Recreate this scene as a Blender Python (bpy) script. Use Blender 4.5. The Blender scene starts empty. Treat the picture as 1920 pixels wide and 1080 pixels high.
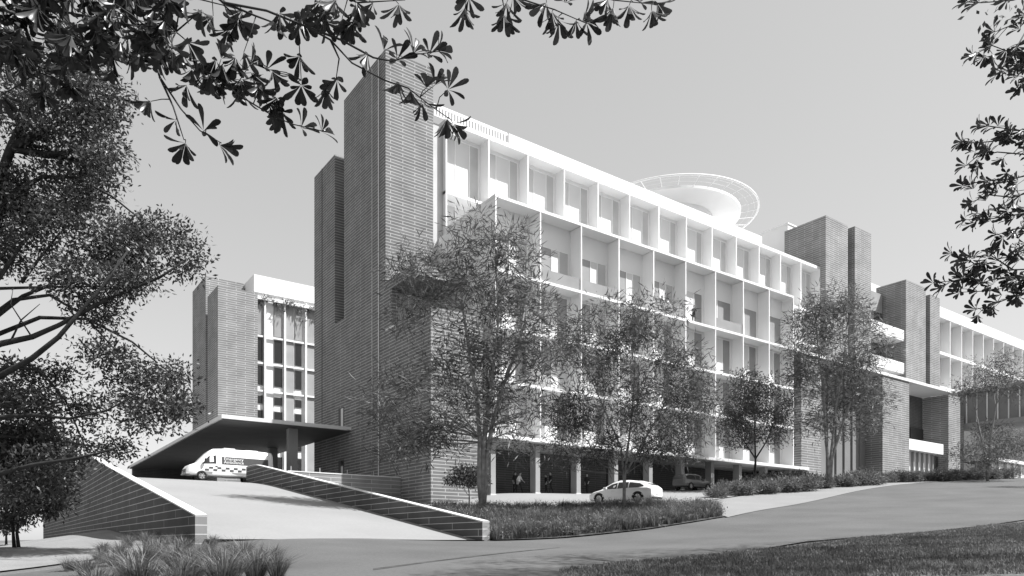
import bpy, bmesh, math, random
import numpy as np
from mathutils import Vector, Matrix
R = math.radians
SC = bpy.context.scene
COL = SC.collection
rng = random.Random(7)
NR = np.random.RandomState(11)

# ---------------------------------------------------------------- camera
# world X runs along the long facade (to the right and away), world Y away to the left, camera eye at z = 0
cam = bpy.data.cameras.new("camera"); camo = bpy.data.objects.new("camera", cam); COL.objects.link(camo)
cam.sensor_width = 36.0; cam.lens = 36.0 * 1357 / 1920
cam.shift_y = (1019 - 540) / 1920
cam.clip_start = 0.05; cam.clip_end = 5000
camo.location = (0, 0, 0); camo.rotation_euler = (R(90), 0, -R(35.83))
SC.camera = camo

# ---------------------------------------------------------------- world and sun
SUN = Vector((1.04, -1.0, 1.95)).normalized()
w = bpy.data.worlds.new("World"); SC.world = w; w.use_nodes = True
nt = w.node_tree; nt.nodes.clear()
sky = nt.nodes.new("ShaderNodeTexSky"); sky.sky_type = 'NISHITA'; sky.sun_disc = False
sky.sun_elevation = math.asin(SUN.z); sky.sun_rotation = math.atan2(SUN.x, SUN.y)
sky.air_density = 1.0; sky.dust_density = 1.0; sky.ozone_density = 1.0; sky.altitude = 0
bw = nt.nodes.new("ShaderNodeRGBToBW")
bg = nt.nodes.new("ShaderNodeBackground"); bg.inputs[1].default_value = 0.14
ow = nt.nodes.new("ShaderNodeOutputWorld")
pw = nt.nodes.new("ShaderNodeMath"); pw.operation = 'POWER'; pw.inputs[1].default_value = .46      # black and white film tone of the sky
sc_ = nt.nodes.new("ShaderNodeMath"); sc_.operation = 'MULTIPLY'; sc_.inputs[1].default_value = 1.52
nt.links.new(sky.outputs[0], bw.inputs[0]); nt.links.new(bw.outputs[0], pw.inputs[0]); nt.links.new(pw.outputs[0], sc_.inputs[0]); nt.links.new(sc_.outputs[0], bg.inputs[0]); nt.links.new(bg.outputs[0], ow.inputs[0])
sun = bpy.data.lights.new("sun", 'SUN'); sun.energy = 5.0; sun.angle = R(0.5); sun.color = (1, 1, 1)
suno = bpy.data.objects.new("sun", sun); COL.objects.link(suno)
suno.rotation_euler = SUN.to_track_quat('Z', 'Y').to_euler()
suno.location = (40, -40, 80)
SC.view_settings.view_transform = 'Standard'; SC.view_settings.look = 'None'
SC.view_settings.exposure = 1.0; SC.view_settings.gamma = 1.0
SC.cycles.max_bounces = 6; SC.cycles.transparent_max_bounces = 8

# ---------------------------------------------------------------- pixel helper (photograph pixels to a world point at depth Y)
FP = 1357.0; HZ = 1019.0
_n = math.hypot(1880, 1357); RX, RY = 1880 / _n, 1357 / _n; LX, LY = -RY, RX
def P(u, v, Y):
    X = (u - 960) / FP * Y
    return Vector((RX * X + RY * Y, LX * X + LY * Y, (HZ - v) / FP * Y))

# ---------------------------------------------------------------- materials
def _mat(name):
    m = bpy.data.materials.new(name); m.use_nodes = True
    n = m.node_tree.nodes; l = m.node_tree.links
    return m, n, l, n["Principled BSDF"]
def g(v): return (v, v, v, 1)
def matte(name, v, rough=.8, amp=.12, scale=1.5, spec=.3, bump=0.0, bscale=40, fine=0.0, fscale=60):
    m, n, l, b = _mat(name)
    b.inputs['Roughness'].default_value = rough
    b.inputs['Specular IOR Level'].default_value = spec
    tc = n.new("ShaderNodeNewGeometry")
    nz = n.new("ShaderNodeTexNoise"); nz.inputs['Scale'].default_value = scale; nz.inputs['Detail'].default_value = 5
    l.new(tc.outputs['Position'], nz.inputs['Vector'])
    mr = n.new("ShaderNodeMapRange")
    mr.inputs['From Min'].default_value = .3; mr.inputs['From Max'].default_value = .7
    mr.inputs['To Min'].default_value = v * (1 - amp); mr.inputs['To Max'].default_value = v * (1 + amp)
    l.new(nz.outputs['Fac'], mr.inputs['Value'])
    out = mr.outputs[0]
    if fine:
        n2 = n.new("ShaderNodeTexNoise"); n2.inputs['Scale'].default_value = fscale; n2.inputs['Detail'].default_value = 3
        l.new(tc.outputs['Position'], n2.inputs['Vector'])
        m2 = n.new("ShaderNodeMapRange"); m2.inputs['From Min'].default_value = .3; m2.inputs['From Max'].default_value = .7
        m2.inputs['To Min'].default_value = 1 - fine; m2.inputs['To Max'].default_value = 1 + fine
        l.new(n2.outputs['Fac'], m2.inputs['Value'])
        mu = n.new("ShaderNodeMath"); mu.operation = 'MULTIPLY'
        l.new(out, mu.inputs[0]); l.new(m2.outputs[0], mu.inputs[1]); out = mu.outputs[0]
    l.new(out, b.inputs['Base Color'])
    if bump:
        nb = n.new("ShaderNodeTexNoise"); nb.inputs['Scale'].default_value = bscale; nb.inputs['Detail'].default_value = 4
        l.new(tc.outputs['Position'], nb.inputs['Vector'])
        bp = n.new("ShaderNodeBump"); bp.inputs['Strength'].default_value = bump; bp.inputs['Distance'].default_value = .02
        l.new(nb.outputs['Fac'], bp.inputs['Height']); l.new(bp.outputs[0], b.inputs['Normal'])
    return m
def brick(name, v, mortar, bwid, bh, ms, var=.25, joints=0.0, off=.5):
    m, n, l, b = _mat(name)
    b.inputs['Roughness'].default_value = .85; b.inputs['Specular IOR Level'].default_value = .2
    ge = n.new("ShaderNodeNewGeometry"); sx = n.new("ShaderNodeSeparateXYZ"); l.new(ge.outputs['Position'], sx.inputs[0])
    ad = n.new("ShaderNodeMath"); ad.operation = 'ADD'; l.new(sx.outputs[0], ad.inputs[0]); l.new(sx.outputs[1], ad.inputs[1])
    cb = n.new("ShaderNodeCombineXYZ"); l.new(ad.outputs[0], cb.inputs[0]); l.new(sx.outputs[2], cb.inputs[1])
    br = n.new("ShaderNodeTexBrick"); br.offset = off
    br.inputs['Scale'].default_value = 1; br.inputs['Brick Width'].default_value = bwid; br.inputs['Row Height'].default_value = bh
    br.inputs['Mortar Size'].default_value = ms; br.inputs['Mortar Smooth'].default_value = .2
    br.inputs['Color1'].default_value = g(v * (1 - var)); br.inputs['Color2'].default_value = g(v * (1 + var)); br.inputs['Mortar'].default_value = g(mortar)
    l.new(cb.outputs[0], br.inputs['Vector'])
    nz = n.new("ShaderNodeTexNoise"); nz.inputs['Scale'].default_value = .6; nz.inputs['Detail'].default_value = 6
    l.new(ge.outputs['Position'], nz.inputs['Vector'])
    mr = n.new("ShaderNodeMapRange"); mr.inputs['From Min'].default_value = .3; mr.inputs['From Max'].default_value = .7
    mr.inputs['To Min'].default_value = .84; mr.inputs['To Max'].default_value = 1.14; l.new(nz.outputs['Fac'], mr.inputs['Value'])
    mx = n.new("ShaderNodeMix"); mx.data_type = 'RGBA'; mx.blend_type = 'MULTIPLY'; mx.inputs[0].default_value = 1
    l.new(br.outputs['Color'], mx.inputs[6]); l.new(mr.outputs[0], mx.inputs[7])
    l.new(mx.outputs[2], b.inputs['Base Color'])
    return m
def glass(name, v, rough=.12, spec=.5):
    return matte(name, v, rough, .1, .5, spec)
def leafmat(name, v, trans=.35, rough=.5, spread=.45):
    m, n, l, b = _mat(name)
    b.inputs['Roughness'].default_value = rough; b.inputs['Specular IOR Level'].default_value = .35
    gi = n.new("ShaderNodeNewGeometry")
    mr = n.new("ShaderNodeMapRange"); mr.inputs['To Min'].default_value = v * (1 - spread); mr.inputs['To Max'].default_value = v * (1 + spread)
    l.new(gi.outputs['Random Per Island'], mr.inputs['Value']); l.new(mr.outputs[0], b.inputs['Base Color'])
    tr = n.new("ShaderNodeBsdfTranslucent"); l.new(mr.outputs[0], tr.inputs['Color'])
    mx = n.new("ShaderNodeMixShader"); mx.inputs[0].default_value = trans
    l.new(b.outputs[0], mx.inputs[1]); l.new(tr.outputs[0], mx.inputs[2])
    l.new(mx.outputs[0], n["Material Output"].inputs['Surface'])
    return m
M = dict(
    white=matte("white_render", .70, .6, .04, .3), offwhite=matte("off_white_panel", .74, .6, .05, .3),
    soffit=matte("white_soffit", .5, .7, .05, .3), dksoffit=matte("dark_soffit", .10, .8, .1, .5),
    brick=brick("grey_brick_courses", .135, .33, 2.2, .25, .036, .10),
    brickpale=brick("pale_brick_courses", .18, .36, 2.2, .27, .04, .08),
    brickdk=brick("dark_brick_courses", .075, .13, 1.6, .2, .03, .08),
    block=brick("shaded_block_courses", .08, .44, 4.2, .30, .015, .1),  # blocks of the wall sides, their shade put into the colour
    blocklit=brick("sunlit_block_courses", .22, .5, 3.2, .30, .016, .1),  # same blocks made paler, sunlight put into the colour
    conc=matte("pale_concrete", .225, .8, .06, .25, .2, 0, 40, .05, 9),
    concwall=matte("fair_faced_concrete", .28, .8, .1, .6, .2),
    bridgeglass=glass("bridge_glass", .17, .12, .5), shadepanel=matte("shaded_grey_panel", .19, .7, .1, .4),  # panel grey carries the shade of the unlit recess in its colour
    cap=matte("light_coping", .62, .7, .06, .8),
    asphalt=matte("weathered_asphalt", .092, .9, .14, .3, .2, .3, 60, .12, 14),
    drive=matte("concrete_paving", .2, .85, .06, .3, .2, 0, 40, .05, 8),
    soil=matte("mulch_soil", .06, .95, .4, 2.5, .1),
    earth=matte("dry_grass_ground", .12, .95, .25, .5, .1, .4, 8, .3, 20),
    lawn=matte("mown_lawn", .2, .95, .1, .8, .1, .4, 30, .15, 25),
    lawndk=matte("verge_lawn_turf", .11, .95, .4, 1.2, .1, .5, 30, .35, 18),  # the verge turf's own mottled tone, darker than the mown lawn
    pane=glass("curtained_glass", .47, .2, .5), glassdk=glass("dark_glass", .025, .05, .6), glassmid=glass("grey_glass", .27, .1, .6),
    blind=matte("white_blind", .58, .7, .03, .4), frame=matte("white_aluminium", .78, .4, .02, 1),
    greyframe=matte("grey_aluminium", .3, .4, .05, 1), dark=matte("dark_metal", .03, .5, .1, 2), steel=matte("pale_steel", .62, .35, .05, 1),
    paint=matte("white_car_paint", .8, .15, .01, 1, .6), cargrey=matte("grey_car_paint", .1, .15, .02, 1, .6), cardk=matte("black_car_paint", .03, .12, .02, 1, .6),
    tyre=matte("tyre_rubber", .02, .8, .1, 5), rim=matte("alloy_rim", .35, .3, .05, 3), carglass=glass("car_window_glass", .03, .05, .6),
    check=matte("grey_livery_squares", .09, .3, .05, 2), decal=matte("dark_livery_panel", .07, .3, .05, 2), lamp=glass("clear_lamp_lens", .5, .08, .8), redlamp=glass("dark_lamp_lens", .12, .08, .8),
    bark=matte("grey_bark", .2, .9, .35, 3, .1, .5, 20), barkdk=matte("dark_bark", .035, .9, .4, 4, .1, .5, 20), twig=matte("dark_twig", .035, .8, .2, 4),
    gum=leafmat("gum_leaf", .12, .4), gum2=leafmat("fine_leaf", .085, .4), round=leafmat("dark_small_leaf", .05, .3),
    big=leafmat("left_tree_leaf", .06, .35, .4, .6), whorl=leafmat("leathery_leaf", .032, .18, .35, .6),
    grass=leafmat("strappy_grass", .13, .3, .5, .5), tus=leafmat("tussock_grass", .14, .3, .5, .55), turf=leafmat("turf_blade", .13, .3, .6, .5), shrub=leafmat("shrub_leaf", .14, .3, .6, .5),
    skin=matte("skin", .35, .6, .05, 5), shirt=matte("white_shirt", .7, .8, .05, 5), cloth=matte("dark_cloth", .03, .9, .1, 5), hair=matte("dark_hair", .02, .6, .1, 5),
)

# ---------------------------------------------------------------- object helpers
OFF = {}
def _wl(p):
    return OFF.get(p.name, Vector((0, 0, 0))) if p else Vector((0, 0, 0))
def tag(o, label=None, cat=None, group=None, kind=None):
    if label: o["label"] = label
    if cat: o["category"] = cat
    if group: o["group"] = group
    if kind: o["kind"] = kind
    return o
def thing(name, label, cat, loc=(0, 0, 0), rz=0, group=None):
    o = bpy.data.objects.new(name, None); COL.objects.link(o); o.empty_display_size = .3
    o.location = loc; o.rotation_euler = (0, 0, rz); OFF[o.name] = Vector(loc) if rz == 0 else Vector((0, 0, 0))
    return tag(o, label, cat, group)
class MB:
    def __init__(s): s.v = []; s.f = []
    def box(s, x0, x1, y0, y1, z0, z1):
        n = len(s.v)
        s.v += [(x0, y0, z0), (x1, y0, z0), (x1, y1, z0), (x0, y1, z0), (x0, y0, z1), (x1, y0, z1), (x1, y1, z1), (x0, y1, z1)]
        s.f += [tuple(n + i for i in q) for q in ((3, 2, 1, 0), (4, 5, 6, 7), (0, 1, 5, 4), (1, 2, 6, 5), (2, 3, 7, 6), (3, 0, 4, 7))]
        return s
    def quad(s, *p):
        n = len(s.v); s.v += [tuple(q) for q in p]; s.f.append(tuple(range(n, n + len(p)))); return s
    def tube(s, pts, rad, k=7, cap=True):
        pts = [Vector(p) for p in pts]; n0 = len(s.v); up = None
        for i, p in enumerate(pts):
            d = (pts[min(i + 1, len(pts) - 1)] - pts[max(i - 1, 0)]).normalized()
            if up is None: up = d.orthogonal().normalized()
            a = (up - d * up.dot(d)); a = a.normalized() if a.length > 1e-6 else d.orthogonal().normalized()
            up = a; b = d.cross(a); r = rad[i] if hasattr(rad, '__len__') else rad
            for j in range(k):
                t = 2 * math.pi * j / k; s.v.append(tuple(p + (a * math.cos(t) + b * math.sin(t)) * r))
        for i in range(len(pts) - 1):
            for j in range(k):
                q = n0 + i * k + j; q2 = n0 + i * k + (j + 1) % k
                s.f.append((q, q2, q2 + k, q + k))
        if cap:
            s.f.append(tuple(n0 + j for j in reversed(range(k)))); e = n0 + (len(pts) - 1) * k; s.f.append(tuple(e + j for j in range(k)))
        return s
    def cyl(s, c0, c1, r, k=20): return s.tube([c0, c1], r, k)
    def build(s, name, mat, parent=None, smooth=False, bevel=0):
        off = _wl(parent)
        me = bpy.data.meshes.new(name); me.from_pydata([tuple(Vector(v) - off) for v in s.v], [], s.f); me.update()
        if smooth:
            for p in me.polygons: p.use_smooth = True
        return link(name, me, mat, parent, bevel)
def link(name, me, mat, parent=None, bevel=0):
    o = bpy.data.objects.new(name, me); COL.objects.link(o)
    if mat: me.materials.append(M[mat] if isinstance(mat, str) else mat)
    if parent:
        o.parent = parent; OFF[o.name] = _wl(parent)
    if bevel:
        b = o.modifiers.new("bevel", 'BEVEL'); b.width = bevel; b.segments = 2; b.limit_method = 'ANGLE'
    return o
def bx(name, mat, parent, *a, bevel=0): return MB().box(*a).build(name, mat, parent, bevel=bevel)
def copy_tree(o, parent=None):
    c = o.copy(); COL.objects.link(c); c.parent = parent
    OFF[c.name] = OFF.get(o.name, Vector((0, 0, 0)))
    for ch in list(o.children): copy_tree(ch, c)
    return c
def np_mesh(name, V, F, mat, parent=None, off=None):
    """V (n,3) array, F (m,k) int array of equal-sized faces"""
    if off is not None: V = V - np.array(off)
    me = bpy.data.meshes.new(name); k = F.shape[1]
    me.vertices.add(len(V)); me.vertices.foreach_set("co", V.astype(np.float32).ravel())
    me.loops.add(F.size); me.loops.foreach_set("vertex_index", F.astype(np.int32).ravel())
    me.polygons.add(len(F)); me.polygons.foreach_set("loop_start", np.arange(0, F.size, k, dtype=np.int32))
    me.polygons.foreach_set("loop_total", np.full(len(F), k, dtype=np.int32))
    me.update(calc_edges=True); me.validate()
    return link(name, me, mat, parent)

# ---------------------------------------------------------------- terrain
CTRL = np.array([
    (0, 0, -1.6), (-20, -10, -2.4), (0, -20, -2.4), (10, 0, -1.2), (-8, 12, -1.0), (4.6, 15.1, -.67), (.2, 20.8, -.72), (10.2, 12.4, -.68), (22, 12, 0.0), (34.7, 11.9, .72),
    (5.4, 25, -.13), (-3, 27, -.2), (.4, 36.7, -.3), (5.2, 60, -.25), (5.2, 105, -.3), (-20, 60, -.4), (-60, 120, -1.0), (-50, 20, -1.6), (-40, 40, -.9),
    (6, 24.8, .03), (16.6, 24.8, .06), (20.6, 24.6, .2), (33.2, 25.3, 1.42), (45.4, 28.9, 2.7), (71.9, 34.4, 5.6), (86.9, 29.8, 6.25), (60, 27, 4.0),
    (22.1, 33.4, 1.55), (29.85, 30.2, 1.67), (33, 33, 2.42), (31.6, 35, 2.42), (38, 36, 2.9), (25.8, 45.6, 2.75), (31, 45.6, 3.6), (35, 45, 3.84), (44, 46, 4.25), (52.4, 46, 4.95), (57, 46, 5.2), (61, 45, 5.5),
    (17.1, 33, 1.2), (17.1, 42, 2.3), (17.1, 50, 3.3), (20, 45, 2.6), (73, 46, 6.5), (89, 44, 7.6), (97, 43.5, 8.3), (108, 44, 8.6), (130, 40, 8.9), (130, 20, 8.0), (112, 28, 7.5), (160, 45, 9.5),
    (40, 70, 4.2), (90, 70, 5.0), (60, 0, 2.4), (100, 0, 4.5), (60, -40, 1.0), (150, -40, 5), (200, 150, 8), (50, 200, 2), (250, 60, 9), (200, -100, 4), (-100, -100, -4), (-150, 100, -3), (-100, 250, -2)], float)
def _U(r2): return np.where(r2 > 0, r2 * np.log(np.maximum(r2, 1e-9)), 0)
_n = len(CTRL); _xy = CTRL[:, :2] / 50.0
_K = _U(((_xy[:, None] - _xy[None]) ** 2).sum(-1)) + np.eye(_n) * 1e-3
_Pm = np.c_[np.ones(_n), _xy]; _A = np.block([[_K, _Pm], [_Pm.T, np.zeros((3, 3))]])
_W = np.linalg.solve(_A, np.r_[CTRL[:, 2], 0, 0, 0])
def H(x, y):
    x = np.asarray(x, float); y = np.asarray(y, float); xs = np.clip(x, -200, 260) / 50; ys = np.clip(y, -140, 280) / 50
    q = np.stack([xs, ys], -1)
    z = _U(((q[..., None, :] - _xy) ** 2).sum(-1)) @ _W[:_n] + _W[_n] + _W[_n + 1] * xs + _W[_n + 2] * ys
    return z
def h(x, y): return float(H(x, y))
def axis(lo, hi, a, b, fine):
    c = list(np.arange(a, b + 1e-6, fine)); s = fine; x = a
    pre = []
    while x > lo: s *= 1.25; x -= s; pre.append(x)
    s = fine; x = b; post = []
    while x < hi: s *= 1.25; x += s; post.append(x)
    return np.array(pre[::-1] + c + post)
gx = axis(-2500, 3000, -12, 115, 1.0); gy = axis(-2500, 3000, 2, 60, 1.0)
GX, GY = np.meshgrid(gx, gy, indexing='ij'); GZ = H(GX, GY)
nx, ny = GX.shape; idx = np.arange(nx * ny).reshape(nx, ny)
o = np_mesh("ground", np.stack([GX, GY, GZ], -1).reshape(-1, 3), np.stack([idx[:-1, :-1], idx[1:, :-1], idx[1:, 1:], idx[:-1, 1:]], -1).reshape(-1, 4), "earth")
o["kind"] = "structure"
for p in o.data.polygons: p.use_smooth = True
def inside(poly, x, y):
    c = np.zeros(x.shape, bool); n = len(poly)
    for i in range(n):
        x1, y1 = poly[i]; x2, y2 = poly[(i + 1) % n]
        cond = ((y1 > y) != (y2 > y)) & (x < (x2 - x1) * (y - y1) / ((y2 - y1) or 1e-9) + x1)
        c ^= cond
    return c
def sheet(name, poly, lift, mat, step=.8):
    """a sheet draped on the terrain, cut to a polygon outline"""
    bm = bmesh.new(); vs = [bm.verts.new((x, y, 0)) for x, y in poly]; bm.faces.new(vs)
    xs = [p[0] for p in poly]; ys = [p[1] for p in poly]
    for ax, lo, hi in ((0, min(xs), max(xs)), (1, min(ys), max(ys))):
        k = math.ceil(lo / step) * step
        while k < hi:
            co = (k, 0, 0) if ax == 0 else (0, k, 0); no = (1, 0, 0) if ax == 0 else (0, 1, 0)
            bmesh.ops.bisect_plane(bm, geom=bm.verts[:] + bm.edges[:] + bm.faces[:], plane_co=co, plane_no=no); k += step
    V = np.array([v.co[:] for v in bm.verts]); Z = H(V[:, 0], V[:, 1]) + lift
    for v, z in zip(bm.verts, Z): v.co.z = z
    bmesh.ops.recalc_face_normals(bm, faces=bm.faces)
    if sum(f.normal.z for f in bm.faces) < 0: bmesh.ops.reverse_faces(bm, faces=bm.faces)
    me = bpy.data.meshes.new(name); bm.to_mesh(me); bm.free()
    for p in me.polygons: p.use_smooth = True
    o = link(name, me, mat); o["kind"] = "structure"; return o
def pp(u, v):
    """photo pixel on the terrain -> (x, y) by marching the ray"""
    Y = 6.0
    while Y < 220:
        p = P(u, v, Y)
        if p.z < h(p.x, p.y): break
        Y += .1
    return (p.x, p.y)
ROAD = [(-14, 17), (0, 19.5), (5.2, 24.6), (17.0, 24.6), (20.6, 24.4), (26, 24.3), (33.2, 25.3), (45.4, 28.9), (58, 32.0), (71.9, 35.2), (90, 36), (112, 33), (140, 30), (140, 8), (60, 12), (40, 13.0), (30, 13.2), (22, 13.8), (16, 12.6), (11, 9), (4, -6), (-12, -6)]
sheet("road", ROAD, .05, "asphalt")
sheet("driveway", [(32.8, 25.2), (45.4, 28.8), (58, 31.9), (71.9, 35.1), (82, 36), (74, 38.5), (60, 37.0), (48, 36), (40, 34.0), (35.5, 29.5)], .075, "drive")
sheet("forecourt", [(17.0, 38.6), (24, 36.8), (31, 33.5), (36, 31.5), (41, 34.5), (50, 37), (62, 41.5), (68, 45), (72, 50), (30.6, 50), (30.4, 45.3), (25.7, 45.3), (25.7, 50.4), (17.0, 50.4)], .06, "conc")
sheet("planting_bed", [(17.2, 25.0), (20.6, 24.7), (26, 24.6), (33.0, 25.6), (36.3, 28.6), (35.5, 30.8), (31, 32.8), (24, 36.0), (17.2, 37.6)], .07, "soil")
VERGE = [pp(u, v) for u, v in ((1925, 984), (1850, 990), (1760, 1002), (1640, 1012), (1500, 1030), (1380, 1042), (1240, 1056), (1120, 1068), (1050, 1078))]
CAMXY = lambda X, Y: (RX * X + RY * Y, LX * X + LY * Y)
_v = VERGE; VERGE = [(a[0] + (b[0] - a[0]) * f + rng.uniform(-.16, .16), a[1] + (b[1] - a[1]) * f + rng.uniform(-.16, .16)) for a, b in zip(_v, _v[1:]) for f in (0, .14, .28, .42, .56, .7, .84)] + [_v[-1]]
VPOLY = VERGE + [CAMXY(.9, 13), CAMXY(2, 4), CAMXY(3, -8), CAMXY(60, -8), CAMXY(70, 22), CAMXY(40, 30)]
VNEAR = VERGE + [CAMXY(.9, 13.5), CAMXY(14, 13.5), CAMXY(22, 26)]
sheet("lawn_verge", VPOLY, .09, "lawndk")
sheet("gutter", [pp(u, v) for u, v in ((700, 1071), (800, 1057), (900, 1045), (1000, 1034), (1050, 1029), (1050, 1030), (1000, 1035.4), (900, 1047), (800, 1059.4), (700, 1074))], .056, "soil")
sheet("lawn", [(5.2, 25.2), (5.2, 106), (-60, 120), (-60, 19), (-14, 18), (-.5, 20.4)], .045, "lawn")

# ---------------------------------------------------------------- ramp and plateau
def rz(b):
    if b < 50: return .06 + .152 * (b - 25)
    t = min(b, 65) - 50; return .06 + .152 * 25 + .152 * t - .152 * t * t / 30
mb = MB(); bs = [24.7, 25.5] + [26 + 1.0 * i for i in range(40)] + [75, 90, 108]
pr_ = None
for b in bs:
    z = max(rz(b), h(11, 24.7) + .03 if b < 25 else -9); cur = [(5.7, b, z), (16.7, b, z)]
    if pr_: mb.quad(pr_[0], pr_[1], cur[1], cur[0])
    pr_ = cur
mb.quad((16.7, 50.7, 4.75), (25.7, 50.7, 4.75), (25.7, 66, 4.9), (16.7, 66, 4.9))
mb.quad((16.7, 66, 4.9), (60, 66, 4.9), (60, 108, 4.9), (16.7, 108, 4.9))
mb.quad((5.7, 108, 4.9), (60, 108, 4.9), (60, 108, -1), (5.7, 108, -1))
o = mb.build("ramp", "conc", None, True); o["kind"] = "structure"
def ramp_wall(name, label, x0, x1, b0, b1, hh0, hh1, mat, endmat):
    t = thing(name, label, "wall", (x0, b0, h(x0, b0) - .2))
    n = 40; m1 = MB(); cap = MB(); pv = None
    for i in range(n + 1):
        b = b0 + (b1 - b0) * i / n; f = min(1, i / n * (b1 - b0) / 30)
        z = .06 + .152 * (min(b, 57) - 25) + hh0 + (hh1 - hh0) * f
        cur = (b, z)
        if pv:
            (pb, pz) = pv
            m1.quad((x0, pb, -.6), (x0, pb, pz), (x0, b, z), (x0, b, -.6))
            m1.quad((x1, pb, -.6), (x1, b, -.6), (x1, b, z), (x1, pb, pz))
            cap.quad((x0 - .012, pb, pz + .05), (x1 + .012, pb, pz + .05), (x1 + .012, b, z + .05), (x0 - .012, b, z + .05))
            cap.quad((x0 - .012, pb, pz + .001), (x0 - .012, pb, pz + .05), (x0 - .012, b, z + .05), (x0 - .012, b, z + .001))
            cap.quad((x1 + .012, pb, pz + .05), (x1 + .012, pb, pz + .001), (x1 + .012, b, z + .001), (x1 + .012, b, z + .05))
        pv = cur
    z0 = rz(b0) + hh0
    m1.quad((x1, b1, -.6), (x0, b1, -.6), (x0, b1, pv[1]), (x1, b1, pv[1]))
    m1.build("wall_face", mat, t); cap.build("coping", "cap", t)
    bx("lit_end_face", endmat, t, x0 - .004, x1 + .004, b0 - .02, b0 + .001, -.6, z0 + .05)  # end face of the wall, sunlight painted in by the paler blocks
    return t
ramp_wall("ramp_retaining_wall", "long shaded dark block retaining wall rising left of the pale ramp", 5.42, 5.78, 25.1, 107, .82, 1.05, "block", "blocklit")
ramp_wall("ramp_parapet_wall", "shaded dark block parapet wall climbing the right side of the ramp beside the white van", 16.6, 16.95, 25.1, 59.2, .82, 1.15, "block", "blocklit")
t = thing("terrace_wall", "sunlit pale block terrace wall between the ramp parapet and the dark brick block", "wall", (17, 50.5, 2))
bx("wall_face", "blocklit", t, 16.96, 25.74, 50.3, 50.6, 1.5, 5.05); bx("coping", "cap", t, 16.97, 25.73, 50.27, 50.63, 5.05, 5.12)  # front face painted as sunlit with the paler blocks
for k in range(5):
    x = 17.2 + k * 2.1; bx("rail_post", "greyframe", t, x, x + .05, 50.42, 50.47, 5.12, 5.45)

# ---------------------------------------------------------------- main hospital building
HB = thing("hospital_building", "long white gridded hospital block with a tall dark brick tower at its left end", "building", (31, 46, 3.5))
BAY = 4.34; A0, B0 = 31.40, 31.43
# brick tower, lower at the rear, with the slot between its two shafts
tw = bx("brick_tower", "brick", HB, 25.76, 30.12, 53.0, 61.4, 1.5, 39.7)
bx("rear_shaft", "brick", tw, 25.76, 30.12, 63.5, 68.7, 1.5, 35.8)
bx("link_wall", "brick", tw, 25.765, 30.1, 61.39, 63.51, 1.5, 20.2)
bx("corner_joint", "dark", tw, 25.74, 25.765, 66.6, 66.75, 9.9, 35.8)
MB().tube([(25.70, 54.15, 4.9), (25.70, 54.15, 39.5)], .05, 8).build("downpipe", "steel", tw)
MB().tube([(25.70, 55.4, 10), (25.70, 55.4, 39.3)], .02, 6).build("lightning_strip", "steel", tw)
for zz, hh in ((10.25, 2.0), (5.3, 2.2)):
    wn = bx("tower_window", "dark", tw, 25.73, 25.8, 61.4, 62.6, zz, zz + hh)
    bx("pane", "blind" if zz > 9 else "glassdk", wn, 25.715, 25.74, 61.5, 62.0, zz + .1, zz + hh - .1)
lb = bx("brick_base", "brick", HB, 25.76, 30.22, 45.64, 52.99, 1.2, 17.05)
bx("sill", "cap", lb, 25.74, 30.24, 51.2, 52.99, 17.05, 17.16)
bx("coping", "brick", lb, 25.76, 30.22, 45.64, 51.19, 17.05, 17.12)
lg = bx("loggia_beam", "brick", HB, 25.76, 30.22, 48.1, 52.99, 20.15, 21.0)
bx("return_wall", "brick", lg, 25.76, 26.3, 51.9, 52.99, 17.16, 20.15)
bx("loggia_glazing", "pane", lg, 26.3, 30.1, 52.5, 52.95, 17.16, 20.15)
for k in range(4): bx("mullion", "frame", lg, 26.35 + k * 1.15, 26.42 + k * 1.15, 52.42, 52.5, 17.16, 20.15)
# white volumes behind the grids
bx("core_block", "offwhite", HB, 30.9, 70.4, 48.2, 53.5, 8.0, 25.9)
bx("upper_block", "offwhite", HB, 31.5, 87.7, 55.5, 60, 8.0, 35.6)
bx("deep_block", "offwhite", HB, 52, 87.6, 59.9, 72, 5, 35.6)
bx("link_glazing", "pane", HB, 30.13, 31.32, 53.5, 53.9, 17, 35.6)
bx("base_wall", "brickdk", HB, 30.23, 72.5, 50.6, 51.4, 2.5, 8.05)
for x in (33.2, 38.4, 43, 47.6, 52.3, 58, 63):
    d = bx("door", "dark", HB, x, x + 1.1, 50.55, 50.61, 2.5, h(x, 50.5) + 2.3)
BAND = .22
def slab(name, x0, x1, y0, y1, z, th, mat="white"):
    return bx(name, mat, HB, x0, x1, y0, y1, z - th, z)
# front grid (storeys on the projecting plane)
BX1 = B0 + 9 * BAY
LV = [8.36, 12.6, 16.8, 21.12, 26.76]
slab("podium_slab", 30.3, 73.1, 45.4, 50.59, 8.36, .30)
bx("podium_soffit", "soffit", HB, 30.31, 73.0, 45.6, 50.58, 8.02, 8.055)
for z in LV[1:]: slab("floor_slab", B0 - .06, BX1 + .06, 45.62, 48.19, z, BAND)
for k in range(10):
    x = B0 + k * BAY
    bx("fin", "offwhite", HB, x - .055, x + .055, 45.63, 47.0, 8.365, 26.5)
bx("side_wall", "offwhite", HB, B0 - .075, B0 + .06, 47.0, 53.5, 8.37, 26.76)
bx("side_wall", "offwhite", HB, BX1 - .06, BX1 + .06, 47.0, 53.5, 8.37, 26.76)
bx("roof_terrace", "cap", HB, B0, BX1, 48.19, 53.3, 26.3, 26.6)
bx("terrace_parapet", "white", HB, B0, BX1, 48.0, 48.19, 26.3, 26.75)
for i in range(4): bx("back_wall", "offwhite", HB, B0 + .06, BX1 - .06, 47.0, 47.2, LV[i] + .002, LV[i + 1] - BAND - .002)
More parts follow.
